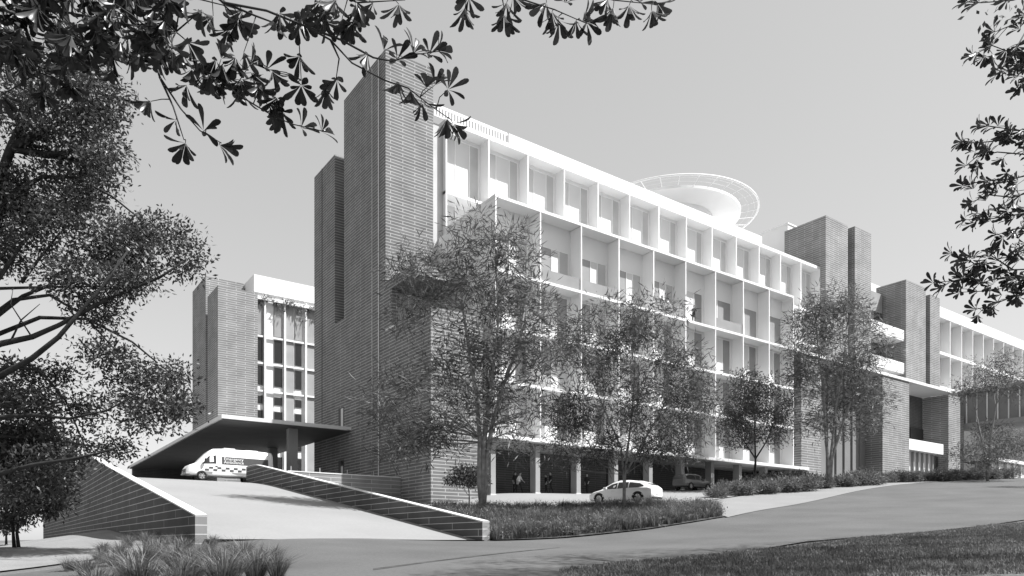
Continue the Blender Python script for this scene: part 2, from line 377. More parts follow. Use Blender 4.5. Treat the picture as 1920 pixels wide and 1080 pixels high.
# upper grid
AX1 = A0 + 13 * BAY
for z in (25.6, 29.95): slab("floor_slab", A0 - .06, AX1 + .06, 53.0, 55.4, z, .24)
bx("roof_slab", "white", HB, A0 - .08, AX1 + .08, 52.96, 55.6, 35.66, 36.02)
bx("roof_parapet", "white", HB, 38.0, 75.5, 53.1, 53.3, 36.02, 37.0)
bx("roof_deck", "cap", HB, A0, AX1, 55.6, 60, 35.6, 35.9)
for k in range(14):
    x = A0 + k * BAY
    bx("fin", "offwhite", HB, x - .06, x + .06, 52.98, 54.3, 25.61, 35.66)
for z0, z1 in ((25.602, 29.7), (29.952, 35.655)): bx("back_wall", "offwhite", HB, A0 + .06, AX1 - .06, 54.3, 54.5, z0, z1)
# slatted plant screen on the roof's left end
ps = bx("plant_screen", "white", HB, 30.3, 37.9, 53.2, 53.26, 36.82, 37.05)
bx("bottom_rail", "white", ps, 30.3, 37.9, 53.2, 53.26, 36.02, 36.14)
for k in range(25):
    x = 30.35 + k * .3
    bx("slat", "white", ps, x, x + .13, 53.21, 53.25, 36.14, 36.82)
# plant room
pl = bx("plant_room", "white", HB, 89.8, 96, 59, 64.5, 35.9, 44.3)
bx("roof_edge", "white", pl, 89.7, 96.1, 58.9, 64.6, 44.301, 44.5)
bx("roof_hatch", "greyframe", HB, 82.6, 85.4, 55.7, 57.4, 35.9, 37.2)

def make_window(z0, z1, lights, y):
    """lights: (x0, x1, material); built at bay origin 0, parented to the building"""
    m = MB(); fr = .055
    xs = [lights[0][0]] + [l[1] for l in lights]
    for x in xs: m.box(x - fr / 2, x + fr / 2, y - .05, y + .02, z0, z1)
    m.box(xs[0] - fr / 2, xs[-1] + fr / 2, y - .045, y + .02, z0 - fr, z0); m.box(xs[0] - fr / 2, xs[-1] + fr / 2, y - .045, y + .02, z1, z1 + fr)
    wdw = m.build("window", "frame", HB)
    for (a, b, mt) in lights:
        zz = z0
        if mt == "half":
            q = z0 + (z1 - z0) * .45
            bx("blind", "blind", wdw, a + fr / 2, b - fr / 2, y - .012, y, z0, q); bx("pane", "pane", wdw, a + fr / 2, b - fr / 2, y - .012, y, q, z1)
        else:
            bx("blind" if mt == "blind" else "pane", mt, wdw, a + fr / 2, b - fr / 2, y - .012, y, z0, z1)
    return wdw
def stamp(proto, x, first):
    o = proto if first else copy_tree(proto, HB)
    o.location.x = x; return o
yA, yB = 54.285, 46.985
kinds = [make_window(30.1, 35.3, [(.5, 1.62, "pane"), (1.62, 3.12, "blind"), (3.12, 4.05, "pane")], yA)]
for k in range(13): stamp(kinds[0], A0 + k * BAY, k == 0)
q = make_window(25.75, 29.4, [(.5, 1.62, "pane"), (1.62, 3.12, "blind"), (3.12, 4.05, "pane")], yA)
for n_, k in enumerate((0, 9, 10, 11, 12)): stamp(q, A0 + k * BAY, n_ == 0)
P1 = [[(.4, 2.2, "glassmid"), (2.2, 3.0, "blind"), (3.0, 4.0, "pane")], [(.4, 1.5, "glassmid"), (1.5, 2.7, "blind"), (2.7, 3.9, "glassmid")], [(.4, 1.9, "pane"), (1.9, 4.0, "glassmid")]]
sel = {3: [0, 0, 0, 0, 0, 1, 2, 2, 2], 2: [1, 1, 0, 1, 1, 1, 1, 1, 1], 1: [1, 0, 2, 1, 1, 2, 1, 0, 1], 0: [0, 1, 1, 0, 2, 1, 0, 1, 1]}
for lv in range(4):
    pro = {}
    for k in range(9):
        t_ = sel[lv][k]
        z0 = LV[lv] + .12; z1 = (24.5 if lv == 3 else LV[lv + 1] - BAND - .25)
        first = t_ not in pro
        if first: pro[t_] = make_window(z0, z1, P1[t_], yB)
        stamp(pro[t_], B0 + k * BAY, first)
for k in range(9):
    if k in (1, 2, 4, 6):
        x = B0 + k * BAY
        bx("balcony_rail", "glassmid", HB, x + .1, x + BAY - .1, 45.72, 45.735, 21.13, 22.1)
for k in range(0, 10):
    x = B0 + .02 + k * BAY; g0 = h(x, 46.2)
    c = bx("pillar", "concwall", HB, x - .24, x + .22, 46.0, 46.75, g0 - .6, 8.02, bevel=.015)
    bx("pillar_base", "cap", c, x - .27, x + .25, 45.97, 46.78, g0 - .5, g0 + .12)

# ---------------------------------------------------------------- helipad on the roof
hc = P(1256, 395, 91); hz = 40.9; hr = 10.6
hp = thing("helipad", "round white rooftop helipad with an open safety net ring", "helipad", (hc.x, hc.y, 36))
def ring(mb, r, z, rad, k=72):
    mb.tube([(hc.x + r * math.cos(2 * math.pi * i / k), hc.y + r * math.sin(2 * math.pi * i / k), z) for i in range(k + 1)], rad, 6, False)
mb = MB(); k = 72
for i in range(k):
    a, b = 2 * math.pi * i / k, 2 * math.pi * (i + 1) / k
    p = lambda r, t, z: (hc.x + r * math.cos(t), hc.y + r * math.sin(t), z)
    r1 = hr - 2.05
    mb.quad(p(r1, a, hz - .35), p(r1, b, hz - .35), p(r1, b, hz - .05), p(r1, a, hz - .05))
    mb.quad(p(0, a, hz - .05), p(r1, a, hz - .05), p(r1, b, hz - .05)); mb.quad(p(5.2, a, hz - .5), p(5.2, b, hz - .5), p(r1, b, hz - .35), p(r1, a, hz - .35))
    mb.quad(p(5.2, a, 36), p(5.2, b, 36), p(5.2, b, hz - .5), p(5.2, a, hz - .5))
mb.build("landing_deck", "offwhite", hp, False)
mb = MB(); ring(mb, hr, hz + .1, .12); mb.build("net_ring", "white", hp, True)
mb = MB(); ring(mb, hr - .5, hz + .0, .012); ring(mb, hr - 1.2, hz - .05, .012); mb.build("net_wires", "steel", hp, True)
for i in range(30):
    a = 2 * math.pi * i / 30
    MB().tube([(hc.x + (hr - 2.06) * math.cos(a), hc.y + (hr - 2.06) * math.sin(a), hz - .1), (hc.x + hr * math.cos(a), hc.y + hr * math.sin(a), hz + .1)], .045, 5).build("net_strut", "white", hp)

# ---------------------------------------------------------------- ambulance canopy
cn = thing("drop_off_canopy", "dark soffit drop off canopy over the white van at the top of the ramp", "canopy", (14.85, 59.7, 5))
bx("roof_slab", "cap", cn, 14.85, 25.74, 59.7, 80, 9.9, 10.2); bx("roof_slab", "cap", cn, 14.85, 22.4, 80.001, 107, 9.9, 10.2)
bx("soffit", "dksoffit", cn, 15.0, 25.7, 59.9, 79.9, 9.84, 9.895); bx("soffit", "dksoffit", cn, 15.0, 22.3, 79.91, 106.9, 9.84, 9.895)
bx("pillar", "concwall", cn, 20.7, 21.5, 61.2, 61.8, 4.7, 9.84, bevel=.02); bx("pillar", "concwall", cn, 23.3, 24.1, 74.6, 75.3, 4.7, 9.84, bevel=.02)
bx("pillar", "concwall", cn, 21.4, 22.2, 88, 88.7, 4.7, 9.84)
bx("back_wall", "brickdk", cn, 15.2, 24, 105.6, 106.6, 4.7, 9.84)

# ---------------------------------------------------------------- rear building
RB = thing("rear_building", "pale strip windowed block with a slotted brick corner behind the canopy", "building", (22.5, 92, 5))
bx("brick_pylon", "brickpale", RB, 22.45, 27.2, 92, 97.1, 4, 31.3); bx("brick_pylon", "brickpale", RB, 22.45, 27.2, 98.1, 105.5, 4, 34.3)
bx("link_wall", "brick", RB, 22.5, 27.15, 97.05, 98.15, 4, 17)
bx("facade_wall", "white", RB, 27.201, 52, 94.4, 110, 2, 32.2)
bx("roof_fascia", "white", RB, 27.4, 52, 94.2, 110, 32.2, 34.4)
for k, (x, wd) in enumerate(((27.3, 1.25), (29.95, 1.1), (32.7, .95), (35.4, 1.1), (38.1, 1.1))):
    for z, hh, mt in ((9.6, 1.6, "glassdk"), (12.2, 2.0, "glassdk"), (15.6, 1.5, "glassdk"), (18.0, 1.0, "glassdk"), (20.4, 2.4, "glassdk"), (23.5, 2.9, "glassdk"), (26.9, 4.9, "glassmid")):
        f = bx("window", "greyframe", RB, x, x + wd, 94.30, 94.42, z - .1, z + hh + .1)
        bx("pane", mt, f, x + .05, x + wd - .05, 94.27, 94.31, z, z + hh)
    bx("window_bay", "offwhite", RB, x, x + wd, 94.36, 94.399, 8, 32)
for x in (28.62, 31.2, 34.0, 36.8): bx("pier", "white", RB, x, x + .22, 93.95, 94.39, 4, 31.9)
for x in (31.45, 34.25): bx("grey_panel", "concwall", RB, x, x + 1.1, 94.32, 94.39, 4, 31.6)
for z in (19.5, 23.05, 26.5): bx("spandrel", "white", RB, 27.21, 52, 94.1, 94.26, z, z + .22)

# ---------------------------------------------------------------- east wing: right hand brick towers and the low brick front
EW = thing("east_wing", "brick east wing with four tall pylons, white balconies and a deep porch", "building", (72, 45.6, 5))
for x0, x1, zt, d in ((87.8, 93.1, 42.5, 62), (94.86, 99.1, 42.9, 62)): bx("brick_pylon", "brickpale", EW, x0, x1, 52.2, 58.2, 21.1, zt)
for x0, x1, zt in ((108.9, 115.0, 38.7), (116.4, 119.6, 38.0)): bx("brick_pylon", "brickpale", EW, x0, x1, 52.2, 56.6, 21.1, zt)
bx("recess_wall", "brickdk", EW, 93.0, 95.0, 54.2, 58, 21.1, 42); bx("recess_wall", "brickdk", EW, 114.9, 116.5, 54.0, 56, 21.1, 38)
bx("porch_roof", "white", EW, 70.6, 108.05, 45.5, 53, 20.8, 21.14)
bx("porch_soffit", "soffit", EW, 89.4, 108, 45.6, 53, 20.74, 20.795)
bx("brick_pier", "brickpale", EW, 72.0, 75.85, 45.64, 52, 5, 20.79); bx("brick_pier", "brickpale", EW, 89.35, 96.07, 45.64, 52, 5, 20.73)
bx("recess_panel", "shadepanel", EW, 75.86, 89.34, 47.8, 52, 5, 20.79)
for k in range(7): bx("panel_rib", "shadepanel", EW, 77 + k * 1.8, 77.12 + k * 1.8, 47.6, 47.79, 5, 20.7)
bx("end_wall", "brickpale", EW, 108.0, 111.6, 46.0, 53, 5, 20.7); bx("link_wall", "brickpale", EW, 111.61, 128.5, 52.4, 53, 5, 20.7)
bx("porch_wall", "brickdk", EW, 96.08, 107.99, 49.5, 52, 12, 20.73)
for k in range(3):
    f = MB().box(97.2 + k * 1.7, 97.3 + k * 1.7, 49.36, 49.49, 13.5, 20.5).box(97.2 + k * 1.7, 98.9 + k * 1.7, 49.38, 49.49, 16.4, 16.5).box(98.8 + k * 1.7, 98.9 + k * 1.7, 49.36, 49.49, 13.5, 20.5).build("window", "frame", EW)
    bx("pane", "glassdk", f, 97.3 + k * 1.7, 98.8 + k * 1.7, 49.44, 49.48, 13.5, 20.5)
bx("entry_canopy", "white", EW, 96.08, 106.2, 45.9, 49.4, 12.2, 13.6)
bx("entry_glazing", "blind", EW, 96.08, 105.4, 46.9, 47.1, 7, 12.2)
for k in range(7): bx("mullion", "greyframe", EW, 96.6 + k * 1.35, 96.78 + k * 1.35, 46.6, 46.89, 7, 12.2)
bx("entry_door", "glassdk", EW, 105.0, 107.6, 47.2, 47.4, 7, 12.1)
bx("lobby_opening", "dark", EW, 104.2, 107.9, 49.3, 49.45, 13.6, 16.2)
# balconies between the pylons
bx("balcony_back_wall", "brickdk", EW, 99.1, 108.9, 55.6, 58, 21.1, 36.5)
for z in (24.9, 29.7):
    bl = bx("balcony", "white", EW, 99.2, 108.88, 52.45, 55.6, z, z + .25); bx("parapet", "white", bl, 99.2, 108.88, 52.4, 52.6, z + .25, z + 1.55)
for z in (26.8, 31.5):
    for k in range(3):
        f = bx("window", "greyframe", EW, 101.4 + k * 2.2, 103.3 + k * 2.2, 55.45, 55.59, z, z + 3)
        bx("pane", "glassdk", f, 101.5 + k * 2.2, 103.2 + k * 2.2, 55.43, 55.46, z + .1, z + 2.9)
bx("upper_wall", "white", EW, 99.1, 112, 57.5, 66, 34, 39.8)
bx("stair_box", "concwall", EW, 105.0, 108.6, 55.5, 57.4, 34.5, 37.3)

# ---------------------------------------------------------------- far north wing
NW = thing("far_wing", "distant white wing of closely spaced fins at the far right", "building", (125, 55, 8))
bx("base_wall", "brickdk", NW, 119.7, 185, 56.2, 56.49, 6, 24.6)  # dark brick colour stands in for shade and foliage below the bridge
bx("roof_fascia", "white", NW, 124.9, 185, 54.9, 66, 37.0, 38.7)
bx("back_wall", "offwhite", NW, 119.6, 185, 56.5, 66, 8, 37.0)
bx("floor_slab", "white", NW, 124.9, 185, 54.95, 56.4, 31.0, 31.45); bx("floor_slab", "white", NW, 124.9, 185, 54.95, 56.4, 25.4, 25.8)
for k in range(14):
    x = 125.3 + k * 4.3
    bx("fin", "white", NW, x, x + .16, 54.97, 56.49, 25.8, 37.0)
    for z0, z1 in ((26.2, 30.6), (31.8, 36.6)):
        if k < 13: bx("window", "pane", NW, x + 1.9, x + 3.9, 56.42, 56.49, z0, z1)

# ---------------------------------------------------------------- glazed link bridge
LB = thing("link_bridge", "dark glazed bridge crossing at the right edge behind a thin tree", "bridge", (129, 30, 18))
bx("deck_slab", "concwall", LB, 128.6, 136, 14, 53.5, 18.7, 19.5); bx("roof_slab", "greyframe", LB, 128.6, 136, 14, 53.5, 24.3, 24.9)
bx("glazing", "bridgeglass", LB, 129, 129.1, 14, 53.5, 19.5, 24.3); bx("far_glazing", "bridgeglass", LB, 135.6, 135.7, 14, 53.5, 19.5, 24.3)
for k in range(26): bx("mullion", "white", LB, 128.8, 128.99, 14.6 + k * 1.5, 14.74 + k * 1.5, 19.5, 24.3)
for y in (24, 35): bx("support_pier", "concwall", LB, 130, 131.2, y, y + .9, 6, 18.7)
lw = thing("lobby_pavilion", "low glazed lobby with pale posts below the dark bridge", "building", (137, 50, 8))
bx("glass_wall", "pane", lw, 131.5, 160, 50, 52, 7.5, 13.5); bx("roof_slab", "white", lw, 131, 161, 49.2, 54, 13.5, 14.0)
for k in range(9): bx("post", "frame", lw, 132 + k * 3, 132.25 + k * 3, 49.7, 49.95, 7.5, 13.5)

# ---------------------------------------------------------------- foliage tools
CR = np.array([RX, LX, 0.0]); CF = np.array([RY, LY, 0.0]); UP = np.array([0, 0, 1.0])
def unit(a): return a / np.maximum(np.linalg.norm(a, axis=-1, keepdims=True), 1e-9)
def leaves(name, C, D, L, W, mat, parent, off):
    """one four-sided leaf per centre C along direction D"""
    n = len(C); D = unit(D); S = unit(np.cross(D, NR.normal(size=(n, 3))))
    L = np.asarray(L).reshape(-1, 1); W = np.asarray(W).reshape(-1, 1)
    mid = C + D * L * .48
    nrm = np.cross(D, S); tip = C + D * L - nrm * L * .12
    V = np.stack([C, mid + S * W / 2, tip, mid - S * W / 2], 1).reshape(-1, 3)
    return np_mesh(name, V, np.arange(n * 4).reshape(n, 4), mat, parent, off)
def curve_pts(a, b, n, sag=.12, seed=None):
    a = np.array(a); b = np.array(b); d = np.linalg.norm(b - a); j = NR.normal(size=3) * d * sag
    return [tuple(a + (b - a) * t + j * math.sin(math.pi * t) + np.array([0, 0, d * .10]) * math.sin(math.pi * t)) for t in np.linspace(0, 1, n)]
def make_tree(name, label, cat, base, stems, blobs, Yd, nclump, per, L, W, csp, lmat, bmat, r0, group=None, limbs=30, droop=0.0, outw=.6):
    """stems: list of point lists (world); blobs: (u, v, ru, rv) photo pixels at depth Yd; leaf clumps scattered in the blobs"""
    t = thing(name, label, cat, base, 0, group)
    cs = []; wt = np.array([b[2] * b[3] for b in blobs], float); wt /= wt.sum()
    pick = NR.choice(len(blobs), nclump, p=wt)
    for i in pick:
        u, v, ru, rv = blobs[i]; dY = Yd + ((i * 37) % 11 - 5) / 5 * .06 * Yd * (.5 if Yd > 30 else 1)
        q = unit(NR.normal(size=3)) * NR.uniform(.25, 1) ** .5
        c = np.array(P(u, v, dY)) + CR * q[0] * ru * Yd / FP + UP * q[1] * rv * Yd / FP + CF * q[2] * .8 * min(ru, rv * 1.6) * Yd / FP
        cs.append(c)
    cs = np.array(cs)
    mb = MB()
    for st in stems:
        k = len(st); mb.tube(st, [r0 * (1 - .75 * i / (k - 1)) for i in range(k)], 8)
    mb.build("trunk", bmat, t, True)
    sp = np.array([p for st in stems for p in st[len(st) // 3:]])
    mb = MB()
    for c in cs[NR.choice(len(cs), min(limbs, len(cs)), replace=False)]:
        d = np.linalg.norm(sp - c, axis=1) + np.maximum(sp[:, 2] - c[2] + .3, 0) * 2
        s = sp[np.argmin(d)]
        pts = curve_pts(s, c, 6); mb.tube(pts, [r0 * .26 * (1 - .8 * i / 5) for i in range(6)], 5, False)
    mb.build("limbs", bmat, t, True)
    C = np.repeat(cs, per, 0); n = len(C); o_ = NR.normal(size=(n, 3)) * np.array([1, 1, .7]) * csp
    D = unit(o_) * outw + unit(NR.normal(size=(n, 3))) * .7 + np.array([0, 0, -droop])
    leaves("crown", C + o_, D, L * NR.uniform(.6, 1.25, n), W * NR.uniform(.7, 1.2, n), lmat, t, base)
    return t
def g3(u, v):
    x, y = pp(u, v); return (x, y, h(x, y))
def depth(p): return RY * p[0] + LY * p[1]
def stem(base, pts, Y):
    """trunk polyline from the base through photo pixels at depth Y"""
    return [tuple(base)] + [tuple(P(u, v, Y)) for u, v in pts]

b = g3(905, 966); Y = depth(b)
make_tree("gum_tree", "tall open gum tree with slender pale trunk beside the end of the ramp parapet", "tree", b,
    [stem(b, [(906, 900), (908, 830), (916, 760), (925, 690), (935, 600), (930, 500)], Y), stem(b, [(899, 900), (900, 820), (893, 740), (880, 660), (868, 580), (860, 500)], Y), stem(b, [(912, 880), (922, 800), (945, 720), (975, 640), (985, 570)], Y)],
    [(905, 450, 60, 48), (965, 465, 50, 45), (850, 500, 60, 45), (775, 505, 48, 45), (880, 555, 100, 45), (965, 555, 65, 45), (1015, 600, 40, 35), (930, 630, 110, 45), (850, 680, 70, 55), (770, 590, 45, 35), (965, 690, 75, 55), (1010, 650, 40, 30), (880, 760, 75, 50), (950, 770, 65, 40), (745, 740, 55, 60), (730, 820, 55, 45), (820, 830, 55, 40), (960, 830, 50, 30)],
    Y, 450, 32, .6, .062, .38, "gum", "bark", .17, "street gums along the front", 60, .0, 1.1)
b = g3(1170, 968); Y = depth(b)
make_tree("gum_tree", "dense fine leaved gum tree standing in the grass bed beside the white car", "tree", b,
    [stem(b, [(1171, 900), (1176, 850), (1185, 780), (1190, 700), (1180, 620)], Y), stem(b, [(1170, 900), (1165, 840), (1130, 760), (1100, 690)], Y), stem(b, [(1172, 890), (1200, 840), (1240, 770), (1270, 700)], Y)],
    [(1150, 610, 80, 55), (1225, 600, 60, 50), (1105, 660, 75, 60), (1200, 680, 110, 60), (1280, 690, 50, 55), (1115, 760, 95, 60), (1235, 770, 95, 60), (1310, 770, 45, 55), (1060, 780, 50, 45), (1180, 835, 85, 35), (1250, 835, 55, 32), (1045, 850, 35, 28), (1090, 850, 50, 30)],
    Y, 430, 40, .5, .052, .40, "gum2", "bark", .085, "street gums along the front", 60, .15, .6)
b = g3(1556, 917); Y = depth(b)
make_tree("gum_tree", "gum tree with forked pale trunk before the brick pier at the right", "tree", b,
    [stem(b, [(1557, 870), (1562, 820), (1568, 760), (1580, 690), (1590, 610)], Y), stem(b, [(1553, 870), (1548, 810), (1545, 740), (1535, 660), (1530, 600)], Y), stem(b, [(1560, 860), (1578, 800), (1600, 740), (1630, 680)], Y)],
    [(1565, 570, 60, 25), (1520, 600, 42, 34), (1605, 605, 48, 36), (1540, 655, 75, 42), (1625, 655, 45, 36), (1570, 715, 85, 45), (1640, 740, 28, 28), (1500, 715, 32, 36), (1590, 785, 65, 38), (1520, 795, 36, 28)],
    Y, 430, 32, .62, .07, .46, "gum", "bark", .17, "street gums along the front", 50, .05, .9)
b = (58.6, 42.2, h(58.6, 42.2)); Y = depth(b)
make_tree("small_tree", "small dense round crowned tree by the end of the podium slab", "tree", b,
    [stem(b, [(1417, 870), (1416, 830), (1415, 780), (1413, 720)], Y), stem(b, [(1417, 860), (1400, 835), (1380, 800)], Y), stem(b, [(1417, 860), (1436, 830), (1452, 790)], Y)],
    [(1415, 728, 48, 34), (1378, 765, 34, 30), (1455, 765, 36, 30), (1415, 790, 62, 32), (1382, 825, 32, 16), (1442, 822, 36, 16)], Y, 210, 44, .34, .09, .38, "gum2", "barkdk", .11, None, 30, .05, .4)
b = g3(880, 951); Y = depth(b)
make_tree("small_tree", "tiny sapling against the pale plinth of the brick block", "tree", b, [stem(b, [(880, 930), (879, 910), (876, 890)], Y)],
    [(874, 893, 28, 16), (856, 900, 18, 10), (896, 902, 18, 12)], Y, 60, 40, .2, .09, .22, "round", "barkdk", .05, None, 14)
b = g3(1852, 903); Y = depth(b)
make_tree("street_tree", "thin spreading tree before the dark link bridge at right edge", "tree", b,
    [stem(b, [(1853, 870), (1858, 820), (1868, 760), (1875, 710)], Y), stem(b, [(1850, 870), (1840, 820), (1830, 770)], Y)],
    [(1868, 700, 45, 30), (1815, 735, 24, 18), (1905, 725, 34, 24), (1835, 850, 48, 28), (1890, 835, 40, 30), (1860, 810, 30, 16)], Y, 220, 42, .42, .06, .55, "gum2", "bark", .16, None, 40, .1, .5)
# big tree entering from the left edge, trunk just outside the frame
YT = 21.0; tb = P(-170, 1080, YT); tb = Vector((tb.x, tb.y, h(tb.x, tb.y)))
trunk = [tuple(tb), tuple(P(-165, 960, YT)), tuple(P(-150, 820, YT)), tuple(P(-125, 700, YT)), tuple(P(-80, 560, YT)), tuple(P(-30, 420, YT)), tuple(P(20, 280, YT)), tuple(P(70, 170, YT))]
br = lambda *q: [tuple(P(u, v, YT - 1.6 + d)) for u, v, d in q]
make_tree("broad_tree", "large dark leaved tree whose branches fill the left edge of view", "tree", tuple(tb),
    [trunk], [(90, 170, 110, 70), (190, 190, 40, 40), (120, 270, 95, 60), (190, 290, 35, 40), (80, 370, 90, 60), (180, 350, 40, 40), (130, 445, 90, 45), (235, 450, 60, 38), (290, 440, 45, 40), (345, 470, 30, 45), (250, 505, 60, 35), (170, 525, 90, 32), (190, 590, 40, 25),
        (80, 705, 60, 36), (195, 655, 32, 26), (250, 700, 50, 36), (310, 700, 40, 40), (225, 760, 55, 36), (300, 770, 55, 36), (340, 745, 30, 35), (110, 770, 70, 36), (60, 830, 70, 45), (80, 870, 55, 26), (50, 770, 60, 50), (40, 840, 60, 40), (30, 910, 50, 34), (90, 910, 40, 20), (215, 838, 32, 12), (150, 852, 40, 16), (0, 380, 60, 90), (0, 740, 50, 60), (20, 470, 40, 30)],
    YT, 640, 84, .15, .06, .25, "big", "barkdk", .34, None, 30, .08, .5)
tree = bpy.data.objects["broad_tree"]
for pts, r in ((br((-110, 690, 0), (0, 645, .2), (60, 632, .3), (110, 610, .3), (200, 562, .4), (300, 520, .5), (345, 490, .5)), .13),
               (br((-125, 740, 0), (0, 705, -.3), (60, 672, -.4), (110, 632, -.4), (150, 585, -.3), (190, 540, -.2), (240, 470, 0)), .13),
               (br((-140, 800, 0), (0, 782, .2), (60, 778, .3), (130, 785, .3), (200, 770, .3), (290, 720, .3)), .09),
               (br((-150, 900, 0), (0, 888, -.2), (60, 872, -.3), (140, 860, -.3), (185, 850, -.3), (230, 835, -.3)), .10),
               (br((-90, 600, 0), (0, 520, .5), (40, 460, .6), (90, 400, .6), (140, 350, .6)), .10), (br((40, 530, .4), (70, 490, .4), (110, 440, .4), (150, 400, .4)), .07), (br((240, 545, .5), (290, 515, .5), (330, 495, .5)), .03),
               (br((20, 640, .3), (40, 600, .3), (75, 570, .3)), .04), (br((60, 632, .3), (20, 570, .3), (25, 540, .3)), .03)):
    k = len(pts); MB().tube(pts, [r * .75 * (1 - .75 * i / (k - 1)) for i in range(k)], 7).build("branch", "barkdk", tree, True)
# dark small trees at the lower left
b = g3(27, 1029); Y = depth(b)
make_tree("small_tree", "dark twin stemmed tree on the lawn at the far left edge", "tree", b,
    [stem(b, [(25, 1000), (24, 960), (20, 920)], Y), stem((b[0] + .12, b[1] - .05, b[2]), [(32, 1000), (36, 965), (50, 920)], Y)],
    [(40, 880, 60, 40), (90, 905, 40, 26), (20, 920, 40, 36), (75, 940, 40, 22), (30, 965, 34, 14), (110, 870, 30, 20)], Y, 300, 50, .17, .06, .22, "round", "barkdk", .06, None, 24)
b = g3(12, 1023); Y = depth(b)
make_tree("small_tree", "slim distant tree by the lower left horizon", "tree", b, [stem(b, [(12, 1000), (12, 980)], Y)], [(8, 985, 14, 8), (16, 978, 12, 8)], Y, 40, 40, .2, .08, .2, "round", "barkdk", .06, None, 8)
# shade trees just outside the right edge, whose shade lies on the verge
def camxy(X, Y): return (RX * X + RY * Y, LX * X + LY * Y)
def shade_tree(X, Y, r, z0, z1, label, n):
    x, y = camxy(X, Y); b = (x, y, h(x, y) - .05); t = thing("shade_tree", label, "tree", b)
    MB().tube([b, (x + .1, y, b[2] + 2), (x, y + .1, (z0 + z1) / 2), (x, y, z1 - .5)], [.22, .18, .12, .05], 8).build("trunk", "barkdk", t, True)
    cs = np.array([x, y, (z0 + z1) / 2]) + unit(NR.normal(size=(n, 3))) * NR.uniform(.2, 1, (n, 1)) ** .5 * np.array([r, r, (z1 - z0) / 2])
    mb = MB()
    for c in cs[:26]: mb.tube(curve_pts((x, y, min(max(c[2] - .8, b[2] + 1.5), z1 - .6)), c, 5), [.06, .05, .04, .03, .015], 5, False)
    mb.build("limbs", "barkdk", t, True)
    C = np.repeat(cs, 40, 0); m = len(C); o_ = NR.normal(size=(m, 3)) * .38
    leaves("crown", C + o_, unit(o_) + NR.normal(size=(m, 3)) * .5, .2 * NR.uniform(.7, 1.2, m), .09, "big", t, b)
for _X, _Y, _w in ((12.8, 11.6, "beside the viewer"), (16.2, 13.2, "a little ahead of the viewer"), (20.5, 14.6, "behind the nearest ones"), (14.9, 16.0, "nearest the viewer"), (19.2, 18.6, "second from the viewer"), (24.2, 20.8, "third from the viewer"), (29.5, 23.5, "fourth from the viewer"), (35.0, 27.5, "farthest from the viewer")):
    shade_tree(_X, _Y, 4.1, 12.6, 18.6, "tall leafy tree outside the right edge, " + _w, 75)
shade_tree(50.5, 62.0, 3.5, 9.0, 15.0, "distant leafy tree beside the upper road outside the right edge", 120)

# ---------------------------------------------------------------- near hanging branches with whorled leathery leaves
def leaf_verts(base, d, nrm, L, W):
    s = d.cross(nrm).normalized(); fold = .16 * W
    prof = [(0, .04), (.3, .42), (.62, .92), (.82, 1.0), (.95, .62)]
    out = []
    for t, wd in prof: 
        m = base + d * L * t + nrm * (L * .10 * math.sin(t * 2.6))
        out.append((m + s * W * .5 * wd + nrm * fold * wd, m, m - s * W * .5 * wd + nrm * fold * wd))
    tip = base + d * L * 1.0 + nrm * L * .05
    return out, tip
def add_leaf(mb, base, d, nrm, L, W):
    out, tip = leaf_verts(base, d, nrm, L, W); n = len(mb.v)
    for a, m, c in out: mb.v += [tuple(a), tuple(m), tuple(c)]
    mb.v.append(tuple(tip)); k = len(out)
    for i in range(k - 1):
        p = n + 3 * i
        mb.f += [(p, p + 3, p + 4, p + 1), (p + 1, p + 4, p + 5, p + 2)]
    p = n + 3 * (k - 1); e = n + 3 * k
    mb.f += [(p, e, p + 1), (p + 1, e, p + 2)]
CRv, CFv, UPv = Vector(CR), Vector(CF), Vector(UP)
def whorl(mb, c, ax, n, L, spread=1.0, W=.30):
    ax = ax.normalized(); a = ax.orthogonal().normalized(); b_ = ax.cross(a); ph = rng.uniform(0, 6.28)
    for i in range(n):
        t = ph + i * 2.399; k = rng.uniform(.55, 1.25) * spread
        d = (ax * rng.uniform(.25, 1.0) + (a * math.cos(t) + b_ * math.sin(t)) * k + UPv * -.1).normalized()
        nr = (ax - d * ax.dot(d)); nr = nr.normalized() if nr.length > .05 else d.orthogonal().normalized()
        add_leaf(mb, c + d * .008, d, nr, L * rng.uniform(.7, 1.15), L * W * rng.uniform(.8, 1.2))
def hanging(name, label, group, lines, whorls, Y0, L, rtw, extra=()):
    """lines: twig polylines in photo pixels with depth offsets; whorls: (u, v, dy, n, axis angle in degrees on the picture)"""
    lines = [[P(u, v, Y0 + d) for u, v, d in ln] for ln in lines]
    t = thing(name, label, "branch", tuple(lines[0][0]), 0, group)
    mb = MB(); pts = []
    for ln in lines:
        k = len(ln); mb.tube(ln, [rtw * (1 - .7 * i / (k - 1)) for i in range(k)], 6); pts += [ln[i].lerp(ln[i + 1], f) for i in range(k - 1) for f in (0, .25, .5, .75)] + [ln[-1]]
    lf = MB()
    for (u, v, dy, n, ang) in whorls:
        c = P(u, v, Y0 + dy)
        near = min(pts, key=lambda q: (q - c).length)
        if (near - c).length < 1.1: mb.tube([near, near.lerp(c, .5) + Vector((rng.uniform(-.02, .02), rng.uniform(-.02, .02), .015)), c], [rtw * .45, rtw * .35, rtw * .25], 5)
        a = R(ang); ax = CRv * math.cos(a) + UPv * math.sin(a) + CFv * rng.uniform(-.5, .5)
        whorl(lf, c, ax, n, L)
    mb.build("twigs", "twig", t, True); lf.build("leaves", "whorl", t, True)
    return t
